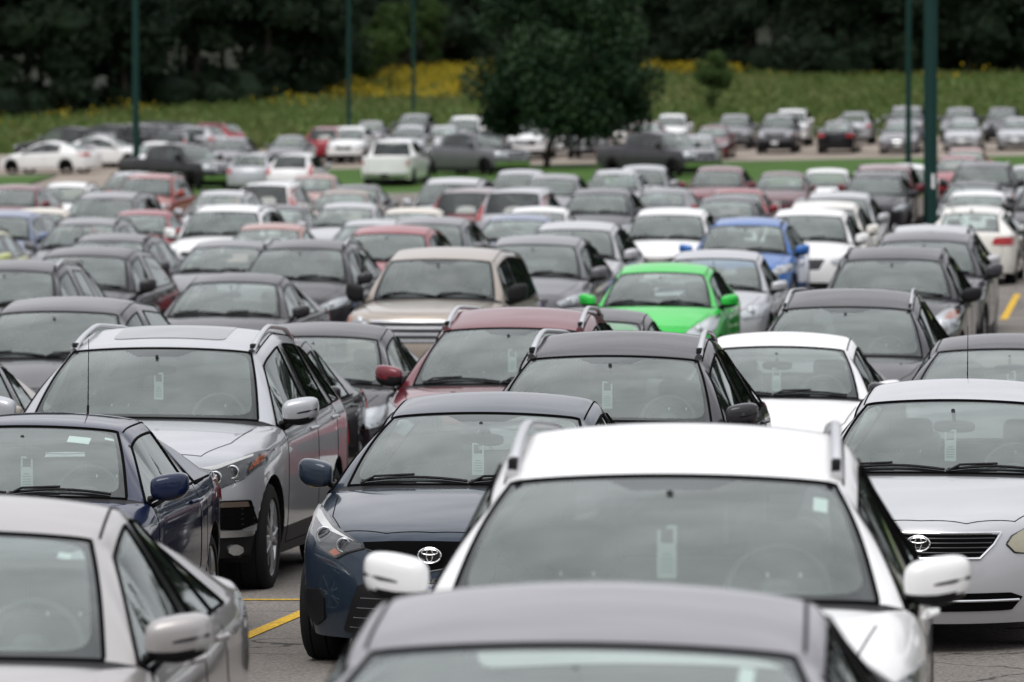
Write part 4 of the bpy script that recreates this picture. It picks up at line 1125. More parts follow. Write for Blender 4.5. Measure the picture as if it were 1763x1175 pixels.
def ground_mat(name, c1, c2, scale, rough=.95, speck=None, bump=.3, cracks=False, c3=None):
    m, nt, o = new_mat(name); b = bsdf(nt, c1, rough, spec=.25)
    g = N(nt, 'NewGeometry'); a = N(nt, 'TexNoise'); a.inputs['Scale'].default_value = scale; a.inputs['Detail'].default_value = 8; a.inputs['Roughness'].default_value = .6
    nt.links.new(g.outputs['Position'], a.inputs['Vector'])
    mr = N(nt, 'MapRange'); mr.inputs[1].default_value = .38; mr.inputs[2].default_value = .62; nt.links.new(a.outputs[0], mr.inputs[0])
    x = N(nt, 'Mix', data_type='RGBA'); x.inputs[6].default_value = (*c1, 1); x.inputs[7].default_value = (*c2, 1); nt.links.new(mr.outputs[0], x.inputs[0])
    out = x.outputs[2]
    f = N(nt, 'TexNoise'); f.inputs['Scale'].default_value = speck or 60; f.inputs['Detail'].default_value = 3; nt.links.new(g.outputs['Position'], f.inputs['Vector'])
    mr2 = N(nt, 'MapRange'); mr2.inputs[1].default_value = .3; mr2.inputs[2].default_value = .7; mr2.inputs[3].default_value = .55; mr2.inputs[4].default_value = 1.5; nt.links.new(f.outputs[0], mr2.inputs[0])
    x2 = N(nt, 'Mix', data_type='RGBA', blend_type='MULTIPLY'); x2.inputs[0].default_value = 1; nt.links.new(out, x2.inputs[6]); nt.links.new(mr2.outputs[0], x2.inputs[7]); out = x2.outputs[2]
    if c3:
        a3 = N(nt, 'TexNoise'); a3.inputs['Scale'].default_value = scale * .3; a3.inputs['Detail'].default_value = 4; nt.links.new(g.outputs['Position'], a3.inputs['Vector'])
        mr3 = N(nt, 'MapRange'); mr3.inputs[1].default_value = .5; mr3.inputs[2].default_value = .62; nt.links.new(a3.outputs[0], mr3.inputs[0])
        x3 = N(nt, 'Mix', data_type='RGBA'); nt.links.new(mr3.outputs[0], x3.inputs[0]); nt.links.new(out, x3.inputs[6]); x3.inputs[7].default_value = (*c3, 1); out = x3.outputs[2]
    if cracks:
        vo = N(nt, 'TexVoronoi', feature='DISTANCE_TO_EDGE'); vo.inputs['Scale'].default_value = .32; vo.inputs['Randomness'].default_value = 1
        w = N(nt, 'VectorMath', operation='ADD'); nw = N(nt, 'TexNoise'); nw.inputs['Scale'].default_value = 1.5; nw.inputs['Detail'].default_value = 5
        nt.links.new(g.outputs['Position'], nw.inputs['Vector']); nt.links.new(g.outputs['Position'], w.inputs[0]); nt.links.new(nw.outputs[1], w.inputs[1]); nt.links.new(w.outputs[0], vo.inputs['Vector'])
        lt = MA(nt, 'LESS_THAN', vo.outputs['Distance'], .006)
        x4 = N(nt, 'Mix', data_type='RGBA'); nt.links.new(MA(nt, 'MULTIPLY', lt, .75), x4.inputs[0]); nt.links.new(out, x4.inputs[6]); x4.inputs[7].default_value = (.02, .02, .02, 1); out = x4.outputs[2]
    nt.links.new(out, b.inputs['Base Color'])
    if bump:
        bp = N(nt, 'Bump'); bp.inputs['Strength'].default_value = bump; bp.inputs['Distance'].default_value = .01; nt.links.new(f.outputs[0], bp.inputs['Height']); nt.links.new(bp.outputs[0], b.inputs['Normal'])
    nt.links.new(b.outputs[0], o.inputs[0]); return m
GM = dict(
    floor=ground_mat('forest_floor_dark', (.010, .014, .006), (.018, .020, .009), .5),  # near-black colour, laid so the gaps between the crowns stay dark
    soil=ground_mat('meadow_soil', (.075, .125, .03), (.11, .155, .04), .15, c3=(.13, .12, .045)),
    asphalt=ground_mat('asphalt', (.150, .136, .122), (.195, .178, .158), .35, speck=45, bump=.6, cracks=True),
    grass=ground_mat('island_turf', (.040, .095, .012), (.060, .125, .020), .5),
    gravel=ground_mat('far_lot_gravel', (.24, .20, .165), (.31, .265, .22), .3),
    yellow=ground_mat('yellow_line_paint', (.62, .38, .03), (.52, .33, .05), 3, speck=50),
    conc=ground_mat('kerb_concrete', (.34, .32, .29), (.42, .40, .36), 1))
def forest_edge(x):
    return smooth_table([(-200, 330), (-34, 330), (-18, 345), (-12.5, 352), (-9, 400), (5, 430), (12, 395), (22, 372), (60, 368), (200, 380)], x)
gy = [-60 + 2.0 * i for i in range(331)] + [620, 660, 700, 780, 900]
sheet('ground', None, -300, 300, 0, 0, GM['soil'], 0, dx=20, ys=gy)
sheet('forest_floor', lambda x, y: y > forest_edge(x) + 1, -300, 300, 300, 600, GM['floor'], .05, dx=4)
sheet('parking_lot', None, -130, 130, -60, 208, GM['asphalt'], .012, dx=10)
def isl(x, y): return not (-16 < x < -14)
sheet('grass_island', None, -16.5, 61.0, 208, 250, GM['grass'], .10, dx=2.5)
sheet('grass_verge', None, -60, -20, 208, 250, GM['grass'], .10, dx=2.5)
sheet('dirt_path', None, -20, -16.5, 208, 250, GM['gravel'], .03, dx=1.75)
sheet('gravel_lot', None, -80, 80, 250, 290, GM['gravel'], .02, dx=10)
def ribbon(name, a, b, w, mat, lift, nseg=12, kind='structure', h=0):
    a = V(a); b = V(b); d = (b - a).normalized(); n = V((-d.y, d.x)) * w / 2
    g = Geo(); vs = []; fs = []
    for k in range(nseg + 1):
        p = a + (b - a) * k / nseg
        for q in (p + n, p - n): vs.append((q.x, q.y, ground(q.x, q.y) + lift))
    for k in range(nseg): fs.append((2 * k, 2 * k + 1, 2 * k + 3, 2 * k + 2))
    if h:
        m = len(vs); vs += [(x, y, z - h) for x, y, z in vs]
        for k in range(nseg):
            fs.append((2 * k, 2 * k + 2, m + 2 * k + 2, m + 2 * k)); fs.append((2 * k + 1, m + 2 * k + 1, m + 2 * k + 3, 2 * k + 3))
        fs.append((0, m, m + 1, 1)); fs.append((2 * nseg, 2 * nseg + 1, m + 2 * nseg + 1, m + 2 * nseg))
    o = bpy.data.objects.new(name, mesh_from(vs, fs, [mat], None, False, name)); COL.objects.link(o); o['kind'] = kind; return o
for a, b in (((-16.5, 208.1), (60, 208.1)), ((-60, 208.1), (-20, 208.1)), ((-16.5, 249.9), (60, 249.9)), ((-60, 249.9), (-20, 249.9))):
    ribbon('kerb', a, b, .2, GM['conc'], .14, 30, h=.2)
# ---------------------------------------------------------------- foliage
def leaf_mat(name, cols, rough=.6, trans=.25):
    m, nt, o = new_mat(name); b = bsdf(nt, cols[0], rough, spec=.3)
    g = N(nt, 'NewGeometry'); rp = N(nt, 'ValToRGB'); rp.color_ramp.elements[0].color = (*cols[0], 1); rp.color_ramp.elements[1].color = (*cols[-1], 1)
    for i, c in enumerate(cols[1:-1]): e = rp.color_ramp.elements.new((i + 1) / (len(cols) - 1)); e.color = (*c, 1)
    nz = N(nt, 'TexNoise'); nz.inputs['Scale'].default_value = .35; nz.inputs['Detail'].default_value = 3; nt.links.new(g.outputs['Position'], nz.inputs['Vector'])
    mr = N(nt, 'MapRange'); mr.inputs[1].default_value = .3; mr.inputs[2].default_value = .7; nt.links.new(nz.outputs[0], mr.inputs[0])
    s = MA(nt, 'ADD', MA(nt, 'MULTIPLY', g.outputs['Random Per Island'], .55), MA(nt, 'MULTIPLY', mr.outputs[0], .45))
    nt.links.new(s, rp.inputs[0]); nt.links.new(rp.outputs[0], b.inputs['Base Color'])
    t = N(nt, 'BsdfTranslucent'); nt.links.new(rp.outputs[0], t.inputs[0]); ms = N(nt, 'MixShader'); ms.inputs[0].default_value = trans
    nt.links.new(b.outputs[0], ms.inputs[1]); nt.links.new(t.outputs[0], ms.inputs[2]); nt.links.new(ms.outputs[0], o.inputs[0]); return m
RNG = np.random.default_rng(3)
def leaves(centers, size, mat, name, aspect=.55, up=0.0):
    """one mesh of small leaf faces; centers (n,3); size scalar or (n,)"""
    c = np.asarray(centers, float); n = len(c); sz = np.broadcast_to(np.asarray(size, float), (n,))[:, None] * (0.7 + .6 * RNG.random((n, 1)))
    d = RNG.normal(size=(n, 3)); d[:, 2] += up; d /= np.linalg.norm(d, axis=1)[:, None]
    e = np.cross(d, RNG.normal(size=(n, 3))); e /= np.linalg.norm(e, axis=1)[:, None]
    f = np.cross(d, e)
    P = np.stack([c - d * sz * .5, c + e * sz * aspect * .5 + f * sz * .08, c + d * sz * .5, c - e * sz * aspect * .5 + f * sz * .08], 1).reshape(-1, 3)
    me = bpy.data.meshes.new(name); me.vertices.add(4 * n); me.vertices.foreach_set('co', P.ravel())
    me.loops.add(4 * n); me.loops.foreach_set('vertex_index', np.arange(4 * n, dtype=np.int32)); me.polygons.add(n)
    me.polygons.foreach_set('loop_start', np.arange(0, 4 * n, 4, dtype=np.int32)); me.update(calc_edges=True); me.validate(); me.materials.append(mat)
    return me
def crown_points(c, r, n, shell_=.45, low=-.6):
    u = RNG.normal(size=(n * 2, 3)); u /= np.linalg.norm(u, axis=1)[:, None]; u = u[u[:, 2] > low][:n]
    rad = 1 - shell_ * RNG.random(len(u)) ** 1.6
    return np.asarray(c) + u * rad[:, None] * np.asarray(r)
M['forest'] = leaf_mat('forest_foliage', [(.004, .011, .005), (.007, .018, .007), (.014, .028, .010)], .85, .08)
M['treeleaf'] = leaf_mat('lawn_tree_foliage', [(.008, .024, .010), (.018, .045, .016), (.034, .070, .024)], .6, .12)
M['bark'] = plain('bark', (.035, .028, .022), .95, noise=.4, scale=8, bump=.5)
M['shrub'] = leaf_mat('shrub_foliage', [(.035, .07, .018), (.07, .12, .03)], .7, .25)
M['pole'] = plain('green_pole_paint', (.002, .030, .025), .95, noise=.15, scale=5)
def build_forest():
    pts = []; szs = []; g = Geo()
    x = -75.0; rows = []
    for row, (dx, dd, hh) in enumerate(((3.6, 3, 8), (4.6, 9, 13), (4.2, 16, 17), (4.2, 24, 21), (4.0, 33, 24))):
        x = -78 + row
        while x < 82:
            rows.append((x + random.uniform(-1, 1), forest_edge(x) + dd + random.uniform(-2, 2), hh + random.uniform(-2.0, 2.5), min(row, 2))); x += dx * random.uniform(.75, 1.2)
    yy = 60
    while yy < 330:
        rows.append((42 + random.uniform(-2, 3) + max(0, yy - 220) * .08, yy, random.uniform(15, 25), 3)); yy += 5
    x = -110
    while x < 110:
        rows.append((x, -62 + random.uniform(-4, 4), random.uniform(12, 19), 3)); x += 5  # unseen trees behind the camera, added to darken the cars' front reflections
    x = -200
    while x < 260:
        if not -78 < x < 82: rows.append((x, forest_edge(x) + 5, random.uniform(12, 19), 3))
        x += 5
    for (x, y, h, row) in rows:
        z0 = ground(x, y)
        far = row == 3
        nb = 3 if far else 12 if row else 9
        for k in range(nb):
            r = random.uniform(1.3, 2.6) * (1.5 if far else 1 if row < 2 else 1.25)
            cx, cy_, cz = x + random.gauss(0, 1.1), y + random.gauss(0, 1.0), z0 + h * random.uniform(.12 if row == 0 else .2, 1.0)
            pts.append(crown_points((cx, cy_, cz), (r, r, r * .85), 110 if far else 210, .5)); szs.append(np.full(len(pts[-1]), .95 if far else .55))
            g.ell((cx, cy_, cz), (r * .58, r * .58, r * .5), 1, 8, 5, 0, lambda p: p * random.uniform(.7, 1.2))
        if not far: g.tube([(x, y, z0 - .3), (x + .2, y, z0 + h * .5), (x, y, z0 + h * .9)], [.22, .16, .05], 6, 1)
    for k in range(420):
        x = random.uniform(-75, 80); y = forest_edge(x) + random.uniform(1.0, 14); r = random.uniform(.9, 1.7); c = (x, y, ground(x, y) + r * .5)
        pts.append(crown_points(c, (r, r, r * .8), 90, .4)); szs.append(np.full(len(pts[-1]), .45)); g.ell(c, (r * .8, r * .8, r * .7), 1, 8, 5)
    # leaf faces joined with solid crown cores added to close sky gaps
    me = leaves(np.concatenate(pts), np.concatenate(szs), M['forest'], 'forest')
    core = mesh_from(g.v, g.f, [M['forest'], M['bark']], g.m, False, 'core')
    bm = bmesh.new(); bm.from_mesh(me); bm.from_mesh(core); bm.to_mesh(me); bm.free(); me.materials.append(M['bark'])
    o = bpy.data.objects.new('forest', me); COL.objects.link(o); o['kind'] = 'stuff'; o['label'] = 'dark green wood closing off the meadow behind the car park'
build_forest()
def branching(g, p, d, ln, r, depth, tips):
    q = p + d * ln; mid = p + d * ln * .5 + V((random.gauss(0, .04), random.gauss(0, .04), 0)) * ln
    g.tube([p, mid, q], [r, r * .85, r * .7], 7)
    if depth == 0: tips.append(q); return
    for k in range(random.choice((2, 3, 3))):
        nd = (d + V((random.gauss(0, .55), random.gauss(0, .55), random.gauss(.02, .25)))).normalized()
        branching(g, q, nd, ln * random.uniform(.62, .85), r * .62, depth - 1, tips)
def tree(name, base, h, r, trunk_h, label, cat, leafm, leafn=16000, lsize=.15, trunk_r=.16, lean=0, blobs=46, sq=1.0, cone=False):
    root = bpy.data.objects.new(name, None); COL.objects.link(root); root.location = base; root['label'] = label; root['category'] = cat
    g = Geo(); tips = []
    g.tube([(0, 0, -.2), (0, 0, .2), (lean * .3, 0, trunk_h * .6), (lean, 0, trunk_h)], [trunk_r * 1.4, trunk_r, trunk_r * .85, trunk_r * .75], 12)
    for k in range(6):
        a = k * 2.4 + random.random(); d = V((math.cos(a) * .75, math.sin(a) * .75, random.uniform(.5, 1.3))).normalized()
        branching(g, V((lean, 0, trunk_h - .15 + k * .12)), d, h * .2, trunk_r * .5, 2, tips)
    o = bpy.data.objects.new('trunk', g.mesh([M['bark']], name='trunk')); COL.objects.link(o); o.parent = root
    P = []
    for k in range(blobs):
        u = V((random.gauss(0, 1), random.gauss(0, 1), random.gauss(0, 1))).normalized() * random.random() ** .4
        c = (lean * 2 + u.x * r * .80, u.y * r * .80, trunk_h + (h - trunk_h) * .5 + u.z * (h - trunk_h) * .40)
        if u.z < -.55: c = (c[0] * .9, c[1], c[2] - .25)
        if cone:
            t = random.random() ** 1.25; a = random.uniform(0, 6.283); rr = r * min(1, .62 + t * 3) * (1 - .60 * t) * random.random() ** .4 * .90
            c = (lean * 2 + rr * math.cos(a), rr * math.sin(a), trunk_h * .95 + .35 + t * (h - trunk_h - .6))
        b = random.uniform(.2, .36) * r * sq
        P.append(crown_points(c, (b, b, b * .8), leafn // blobs, .7, -1))
    o = bpy.data.objects.new('crown', leaves(np.concatenate(P), lsize, leafm, 'crown')); COL.objects.link(o); o.parent = root
    return root

p = at_depth(941, 246)
tree('shade_tree', p, 11.5, 4.4, 1.7, 'large dark green shade tree with a round crown on the grass island behind the cars', 'tree', M['treeleaf'], 64000, .27, .15, .38, 80, 1.0, True)
p = at_depth(1224, 322)
tree('young_tree', p, 3.7, 1.15, .7, 'small bushy young tree standing alone in the meadow by the yellow flowers', 'tree', M['shrub'], 9000, .16, .06, 0, 46, 1.3)
for (x, D, h, r, lb) in ((672, 366, 6.5, 1.6, 'slim dark sapling in the goldenrod left of the grey lamp pole'), (640, 362, 4.5, 1.7, 'low spreading dark tree at the left end of the goldenrod patch'), (735, 400, 6.0, 1.6, 'narrow green tree between the goldenrod and the wood')):
    tree('young_tree', at_depth(x, D), h, r, .9, lb, 'tree', M['shrub'], 9000, .2, .07, 0, 46, 1.25)
def lamp_pole(px, D, dia, h, label, extra=None):
    p = at_depth(px, D); root = bpy.data.objects.new('lamp_pole', None); COL.objects.link(root); root.location = p
    root['label'] = label; root['category'] = 'lamp pole'; root['group'] = 'green lamp poles of the car park'
    g = Geo(); g.lathe([(0, dia * .5), (h, dia * .36)], n=12, axis='z'); g.lathe([(.12, dia * .56), (.12, dia * .52), (.3, dia * .52)], n=12, axis='z')
    o = bpy.data.objects.new('pole', g.mesh([M['pole']], name='pole')); COL.objects.link(o); o.parent = root
    g = Geo(); g.lathe([(-.5, dia * 1.2), (.08, dia * 1.2), (.10, dia * 1.1), (.10, .001)], n=20, axis='z')
    o = bpy.data.objects.new('base', g.mesh([GM['conc']], name='base')); COL.objects.link(o); o.parent = root
    g = Geo(); g.tube([(-1.1, 0, h - .1), (1.1, 0, h - .1)], .05, 8)
    for s_ in (-1, 1): g.box((s_ * 1.3, 0, h - .08), (.6, .35, .14), bev=.03)
    o = bpy.data.objects.new('lamp_head', g.mesh([M['pole']], name='lamp_head')); COL.objects.link(o); o.parent = root
    if extra:
        g = Geo(); g.box((0, -dia * .5 - .003, extra[0]), (extra[1], .012, extra[2])); o = bpy.data.objects.new('notice', g.mesh([M['plate']], name='notice', smooth=False)); COL.objects.link(o); o.parent = root
    return root
lamp_pole(235, 234, .30, 12, 'green lamp pole beside the parked dark pickups on the left')
lamp_pole(601, 300, .24, 12, 'thin green lamp pole rising behind the white sedan at the left edge of the flowers')
lamp_pole(712, 330, .22, 12, 'thinnest grey green lamp pole in front of the yellow goldenrod')
lamp_pole(1563, 240, .27, 12, 'slim green lamp pole just left of the thick pole')
lamp_pole(1605, 118, .20, 12, 'thick dark green lamp pole with a small white notice, behind the white sedan', (1.85, .06, .30))
lamp_pole(1596, 150, .22, 12, 'green lamp pole half hidden directly behind the thick pole')
# meadow growth
def meadow():
    P = []; Y = []; n = 0
    while n < 42000:
        x = random.uniform(-42, 42); y = 292 + 150 * random.random() ** 1.3
        if y > forest_edge(x) + 2: continue
        px = 881.5 + x / y * FPX
        n += 1
        z = ground(x, y)
        P.append((x, y, z + random.uniform(.02, .35)))
        fe = forest_edge(x)
        # goldenrod stands: a wide patch in the middle, a thin fringe along the wood elsewhere
        k = .5 + .5 * math.sin(x * .9 + y * .11) * math.sin(y * .07 + x * .3)
        mid = -11 < x < -1 and y > 345
        r2 = 8 < x < 15 and y > fe - 16
        fr = y > fe - 16
        pr = (.30 * k + .08 if mid else .75 * k + .15 if r2 else .07 * k ** 3 if fr else 0)
        if random.random() < pr:
            for _ in range(5): Y.append((x + random.gauss(0, .45), y + random.gauss(0, .6), z + random.uniform(.3, .8)))
    o = bpy.data.objects.new('meadow_grass', leaves(P, .42, M['mgrass'], 'meadow_grass', .4, 1.2)); COL.objects.link(o); o['kind'] = 'stuff'; o['label'] = 'tall green and brown growth of the meadow'
    o = bpy.data.objects.new('goldenrod', leaves(Y, .22, M['gold'], 'goldenrod', .7, 1.0)); COL.objects.link(o); o['kind'] = 'stuff'; o['label'] = 'yellow goldenrod flowers in the meadow below the wood'
M['mgrass'] = leaf_mat('meadow_growth', [(.06, .105, .025), (.10, .145, .038), (.15, .135, .06)], .8, .3)
M['gold'] = leaf_mat('goldenrod_flowers', [(.26, .20, .015), (.44, .33, .02)], .8, .2)
meadow()

# ---------------------------------------------------------------- paints
PC = dict(black=((.008, .008, .010), 0, .3), char=((.020, .018, .022), 0, .4), dgrey=((.042, .040, .047), .15, .38), grey=((.13, .13, .14), .35, .38), mgrey=((.21, .205, .22), .4, .36),
    silver=((.44, .45, .47), .5, .38), lsilver=((.46, .465, .48), .4, .38), warm=((.39, .37, .36), .45, .38), white=((.80, .80, .79), 0, .35), pearl=((.74, .72, .66), 0, .4), cream=((.62, .57, .48), 0, .4),
    red=((.26, .014, .025), .1, .35), maroon=((.14, .012, .022), .3, .35), wine=((.10, .02, .025), .3, .35), orangered=((.30, .04, .03), .1, .35), rose=((.36, .17, .14), .3, .4), blue=((.02, .13, .42), .3, .35),
    navy=((.003, .010, .042), .1, .3), slate=((.020, .032, .050), .3, .32), green=((.02, .52, .055), 0, .35), beige=((.36, .31, .26), .45, .38), tan=((.26, .19, .14), .45, .38), lime=((.50, .54, .25), 0, .4), steel=((.16, .20, .30), .4, .35))
def pm(k): return paint(k, *PC[k])
MODELS = {}
def model(k):
    if k not in MODELS: MODELS[k] = make_model(SP[k])
    return MODELS[k]
LOG = []
def put(mk, pk, face, hx, hy, label, cat=None, group=None, D=None, dz=0, name=None, ox=0):
    m = model(mk); sp = m.sp; L = sp['L']
    yaw = -8.0 if face == 'F' else 172.0 if face == 'R' else face
    th = math.radians(yaw)
    rear = face == 'R' or (isinstance(face, (int, float)) and abs(face) > 90 and abs(face) < 240 and False)
    ly, lz = (sp['yr'], sp['zr']) if rear else (sp['yh'], sp['zh'])
    lz += sp.get('rz_fix', 0)
    off = V((-math.sin(th) * (ly - L / 2), math.cos(th) * (ly - L / 2)))
    def state(d):
        p = ray(hx, hy, d); c = V((p.x - off.x, p.y - off.y)); return p, c, p.z - ground(c.x, c.y) - lz
    if D is None:
        a = 11; prev = state(a)[2]; D = None
        while a < 330:
            a += 1; cur = state(a)[2]
            if prev > 0 and cur <= 0 or (prev < 0 and cur >= 0 and a > 30):
                lo, hi = a - 1, a
                for _ in range(25):
                    md = (lo + hi) / 2
                    if (state(md)[2] > 0) == (prev > 0): lo = md
                    else: hi = md
                D = lo; break
            prev = cur
        if D is None: D = 150; print('NO DEPTH', label)
    p, c, r = state(D)
    e = 1.2; fx, fy = -math.sin(th), math.cos(th)
    gz = ground(c.x, c.y); tilt = math.atan((ground(c.x + fx * e, c.y + fy * e) - ground(c.x - fx * e, c.y - fy * e)) / (2 * e))
    LOG.append((label[:38], mk, round(D, 1), round(FPX / D), round(FPX / D * sp['wr'] * 2), round(c.x, 1), round(c.y, 1)))
    det = 2 if D < 75 else 1 if D < 130 else 0
    o = place(m, name or {'pickup': 'pickup_truck', 'minivan': 'minivan'}.get(mk, 'parked_car'), label, cat or {'pickup': 'pickup truck', 'minivan': 'minivan'}.get(mk, 'car'), (c.x, c.y, gz), th, pm(pk), group or 'cars parked in rows in the car park', tilt=tilt, det=det)
    return o, m, th
def cam_px(p):
    a = math.atan(TILT); y = p.y; z = p.z - CZ
    d = y * math.cos(a) - z * math.sin(a); u = y * math.sin(a) + z * math.cos(a)
    return (PW / 2 + FPX * p.x / d, PH / 2 - FPX * u / d)
def permit(car, m, label, dx=0, w=.07, h=.125, dz=0):
    """a parking permit hanging from the car's inside mirror"""
    g = Geo(); g.box((0, 0, -h * .5 - .045), (w, .002, h), 0)
    for k in range(5): g.box((.0, -.0022, -.085 - h * .15 * k * .8), (w * (.7 if k else .45), .001, .006), 1)
    g.box((-w * .42, 0, -.02), (w * .16, .002, .06), 0); g.box((w * .42, 0, -.02), (w * .16, .002, .06), 0); g.box((0, 0, .012), (w, .002, .012), 0)
    o = bpy.data.objects.new('parking_permit', shared(('permit', w, h), lambda: g.mesh([M['tag'], M['tagink']], smooth=False, name='parking_permit'))); COL.objects.link(o)
    bpy.context.view_layer.update()
    loc = car.matrix_world @ V((dx + random.uniform(-.03, .03), m.sp['yh'] - .115 - m.sp['L'] / 2, m.sp['zh'] - .19 + dz))
    o.location = loc; o.rotation_euler = (0, 0, car.rotation_euler.z + math.radians(random.uniform(-22, 25))); o['label'] = label; o['category'] = 'parking permit'; o['group'] = 'permits hanging from the inside mirrors'
    return o
# ---------------------------------------------------------------- nearest rows
CARS = {}
def C(key, *a, **k): CARS[key] = put(*a, **k)
C('A', 'black_sedan', 'mgrey', -6.0, 1000, 1112, 'grey sedan nearest the camera, only its roof and upper windscreen in the picture')
C('B', 'near_suv', 'white', -4.5, 1157, 822, 'big white crossover with silver roof rails directly behind the nearest dark roof')
C('C', 'near_sedan', 'warm', -4.5, -121, 917, 'warm silver sedan cut off by the bottom left corner of the picture')
C('D', 'coupe', 'navy', -6.0, 47, 735, 'dark navy blue coupe beside the large silver crossover')
C('E', 'slate_sedan', 'slate', -8.5, 835, 712, 'slate blue sedan with an oval chrome emblem, standing left of the white crossover')
C('F', 'silver_sedan', 'lsilver', -11.0, 1646, 690, 'older silver sedan with a chrome framed grille and yellowed headlights')
C('G', 'big_silver_suv', 'silver', -7.0, 277, 600, 'large silver three row crossover with a sunroof and roof rails')
C('H', 'rails_suv', 'char', 'F', 1055, 614, 'black crossover with polished roof rails behind the slate blue sedan')
C('I', 'sporty_sedan', 'white', 'F', 1340, 597, 'plain white sedan between the black crossover with rails and the silver sedan')
C('J', 'near_sedan', 'char', 'F', 1740, 601, 'black sedan behind the older silver sedan at the right edge')
C('K', 'compact', 'char', 'F', 545, 579, 'dark grey sedan squeezed between the large silver crossover and the red crossover')
C('L', 'compact', 'char', 'F', 392, 603, 'black car almost hidden behind the large silver crossover, green reflections in its side')
C('M', 'red_suv', 'maroon', 'F', 880, 565, 'dark red crossover with silver roof rails and a red door mirror')
C('N', 'sedan', 'char', 'F', 1003, 552, 'dark sedan whose roof corner shows between the dark red crossover and the green hatchback')
C('O', 'dark_suv', 'char', 'F', 1458, 528, 'dark grey crossover with thin silver roof rails behind the plain white sedan')
C('P', 'suv_plain', 'dgrey', 'F', 100, 536, 'dark grey minivan shaped car behind the large silver crossover on the left')
C('Q', 'compact', 'beige', 'F', -163, 632, 'light brown sedan whose rear side windows peek in at the left edge')
C('R', 'sedan', 'char', 'F', 402, 486, 'charcoal sedan between the boxy beige wagon and the dark crossovers on the left')
C('S', 'boxwagon', 'beige', 'F', 758, 446, 'boxy beige wagon with a wide chrome barred grille')
C('T', 'hatch', 'green', 'F', 1140, 469, 'bright green hatchback with green door mirrors')
C('U', 'compact', 'silver', 'F', 1231, 445, 'silver hatchback close behind the bright green hatchback')
C('V', 'round_suv', 'char', 'F', 1537, 446, 'black crossover with a big rounded headlight on the right')
C('W', 'suv_plain', 'dgrey', 'F', 1592, 415, 'dark crossover tucked behind the black crossover with the rounded headlight')
C('X', 'crossover', 'lsilver', 'F', 1600, 402, 'pale silver crossover showing only roof and rails before the rear facing white sedan')
C('Y', 'midsize', 'pearl', 'R', 1672, 366, 'white sedan seen from behind with a red tail lamp and a roof fin')
C('b1', 'suv', 'char', 'F', 13, 466, 'black crossover cut by the left edge, second row behind the light brown sedan')
C('b2', 'suv_plain', 'char', 'F', 145, 441, 'black crossover with a square black mirror, left of the charcoal sedan')
C('b3', 'crossover', 'dgrey', 'F', 186, 416, 'dark grey crossover with roof rails peeping over the black one with the square mirror')
C('b4', 'crossover', 'grey', 'F', 145, 387, 'grey wagon with thin roof rails in front of the grey minivan on the left')
C('b5', 'minivan', 'grey', 'F', 180, 341, 'grey minivan behind the grey wagon on the left')
C('b6', 'sedan', 'red', 'F', 243, 370, 'faded red sedan left of the big white crossover of the middle rows')
C('b7', 'bigsuv', 'white', 'F', 388, 364, 'tall white off roader with a bright white bonnet on the left')
C('b8', 'crv', 'wine', 'R', 802, 330, 'dark crossover seen from behind with tall red tail lamps beside its black rear window')
C('b9', 'minivan', 'lsilver', 'F', 776, 316, 'light silver minivan behind the crossover with tall red tail lamps')
C('c1', 'suv', 'char', 'F', 520, 428, 'black crossover with black roof rails behind the charcoal sedan')
C('c2', 'sedan', 'grey', 'F', 390, 425, 'grey sedan left of the black crossover with black roof rails')
C('c3', 'compact', 'rose', 'F', 463, 395, 'rose tan sedan roof in front of the dark grey sedan and the white off roader')
C('c4', 'crossover', 'lsilver', 'F', 380, 337, 'silver wagon roof showing just behind the tall white off roader')
C('c5', 'crv', 'white', 'R', 456, 318, 'white crossover seen from behind with tall red tail lamps')
C('c6', 'compact', 'rose', 'F', 540, 307, 'pinkish red sedan right of the white crossover seen from behind')
C('c7', 'sedan', 'tan', 'F', 590, 334, 'brownish red sedan roof behind the pale silver sedan')
C('c8', 'compact', 'lsilver', 'F', 597, 358, 'pale silver sedan with a white bonnet right of the dark grey one')
C('c9', 'sedan', 'dgrey', 'F', 612, 325, 'dark grey sedan left of the light silver minivan')
C('d1', 'sedan', 'dgrey', 'F', 478, 361, 'dark grey sedan right of the tall white off roader')
C('d2', 'compact', 'cream', 'F', 707, 367, 'cream coloured sedan roof in front of the light silver minivan')
C('d3', 'sedan', 'silver', 'F', 640, 388, 'bright silver sedan roof behind the red crossover of the middle rows')
C('d4', 'suv_plain', 'grey', 'F', 735, 386, 'grey crossover right behind the small red crossover')
C('d5', 'suv_plain', 'red', 'F', 669, 402, 'red crossover behind the boxy beige wagon')
C('d6', 'sedan', 'white', 'F', 925, 365, 'white sedan roof right of the crossover with tall red tail lamps')
C('d7', 'sedan', 'steel', 'F', 890, 379, 'bluish silver sedan left of the large light silver crossover')
C('d8', 'suv_plain', 'lsilver', 'F', 988, 395, 'light silver crossover with silver mirrors left of the bright green hatchback')
C('d9', 'suv_plain', 'grey', 'F', 920, 421, 'dark bronze grey crossover right of the boxy beige wagon, amber in its headlight')
C('e1', 'suv_plain', 'white', 'F', 1152, 370, 'white crossover directly behind the bright green hatchback')
C('e2', 'crossover', 'blue', 'F', 1285, 388, 'bright blue crossover with a blue mirror')
C('e3', 'sedan', 'dgrey', 'F', 1250, 346, 'dark grey sedan behind the bright blue crossover')
C('e4', 'sedan', 'red', 'F', 1268, 332, 'red sedan behind the dark grey one and the bright blue crossover')
C('e5', 'suv_plain', 'white', 'F', 1392, 371, 'white crossover with a black lower grille right of the bright blue one')
C('e6', 'suv_plain', 'pearl', 'F', 1416, 358, 'off white crossover close behind the white one with the black lower grille')
C('e7', 'suv_plain', 'lsilver', 'F', 1442, 341, 'silver crossover behind the off white one')
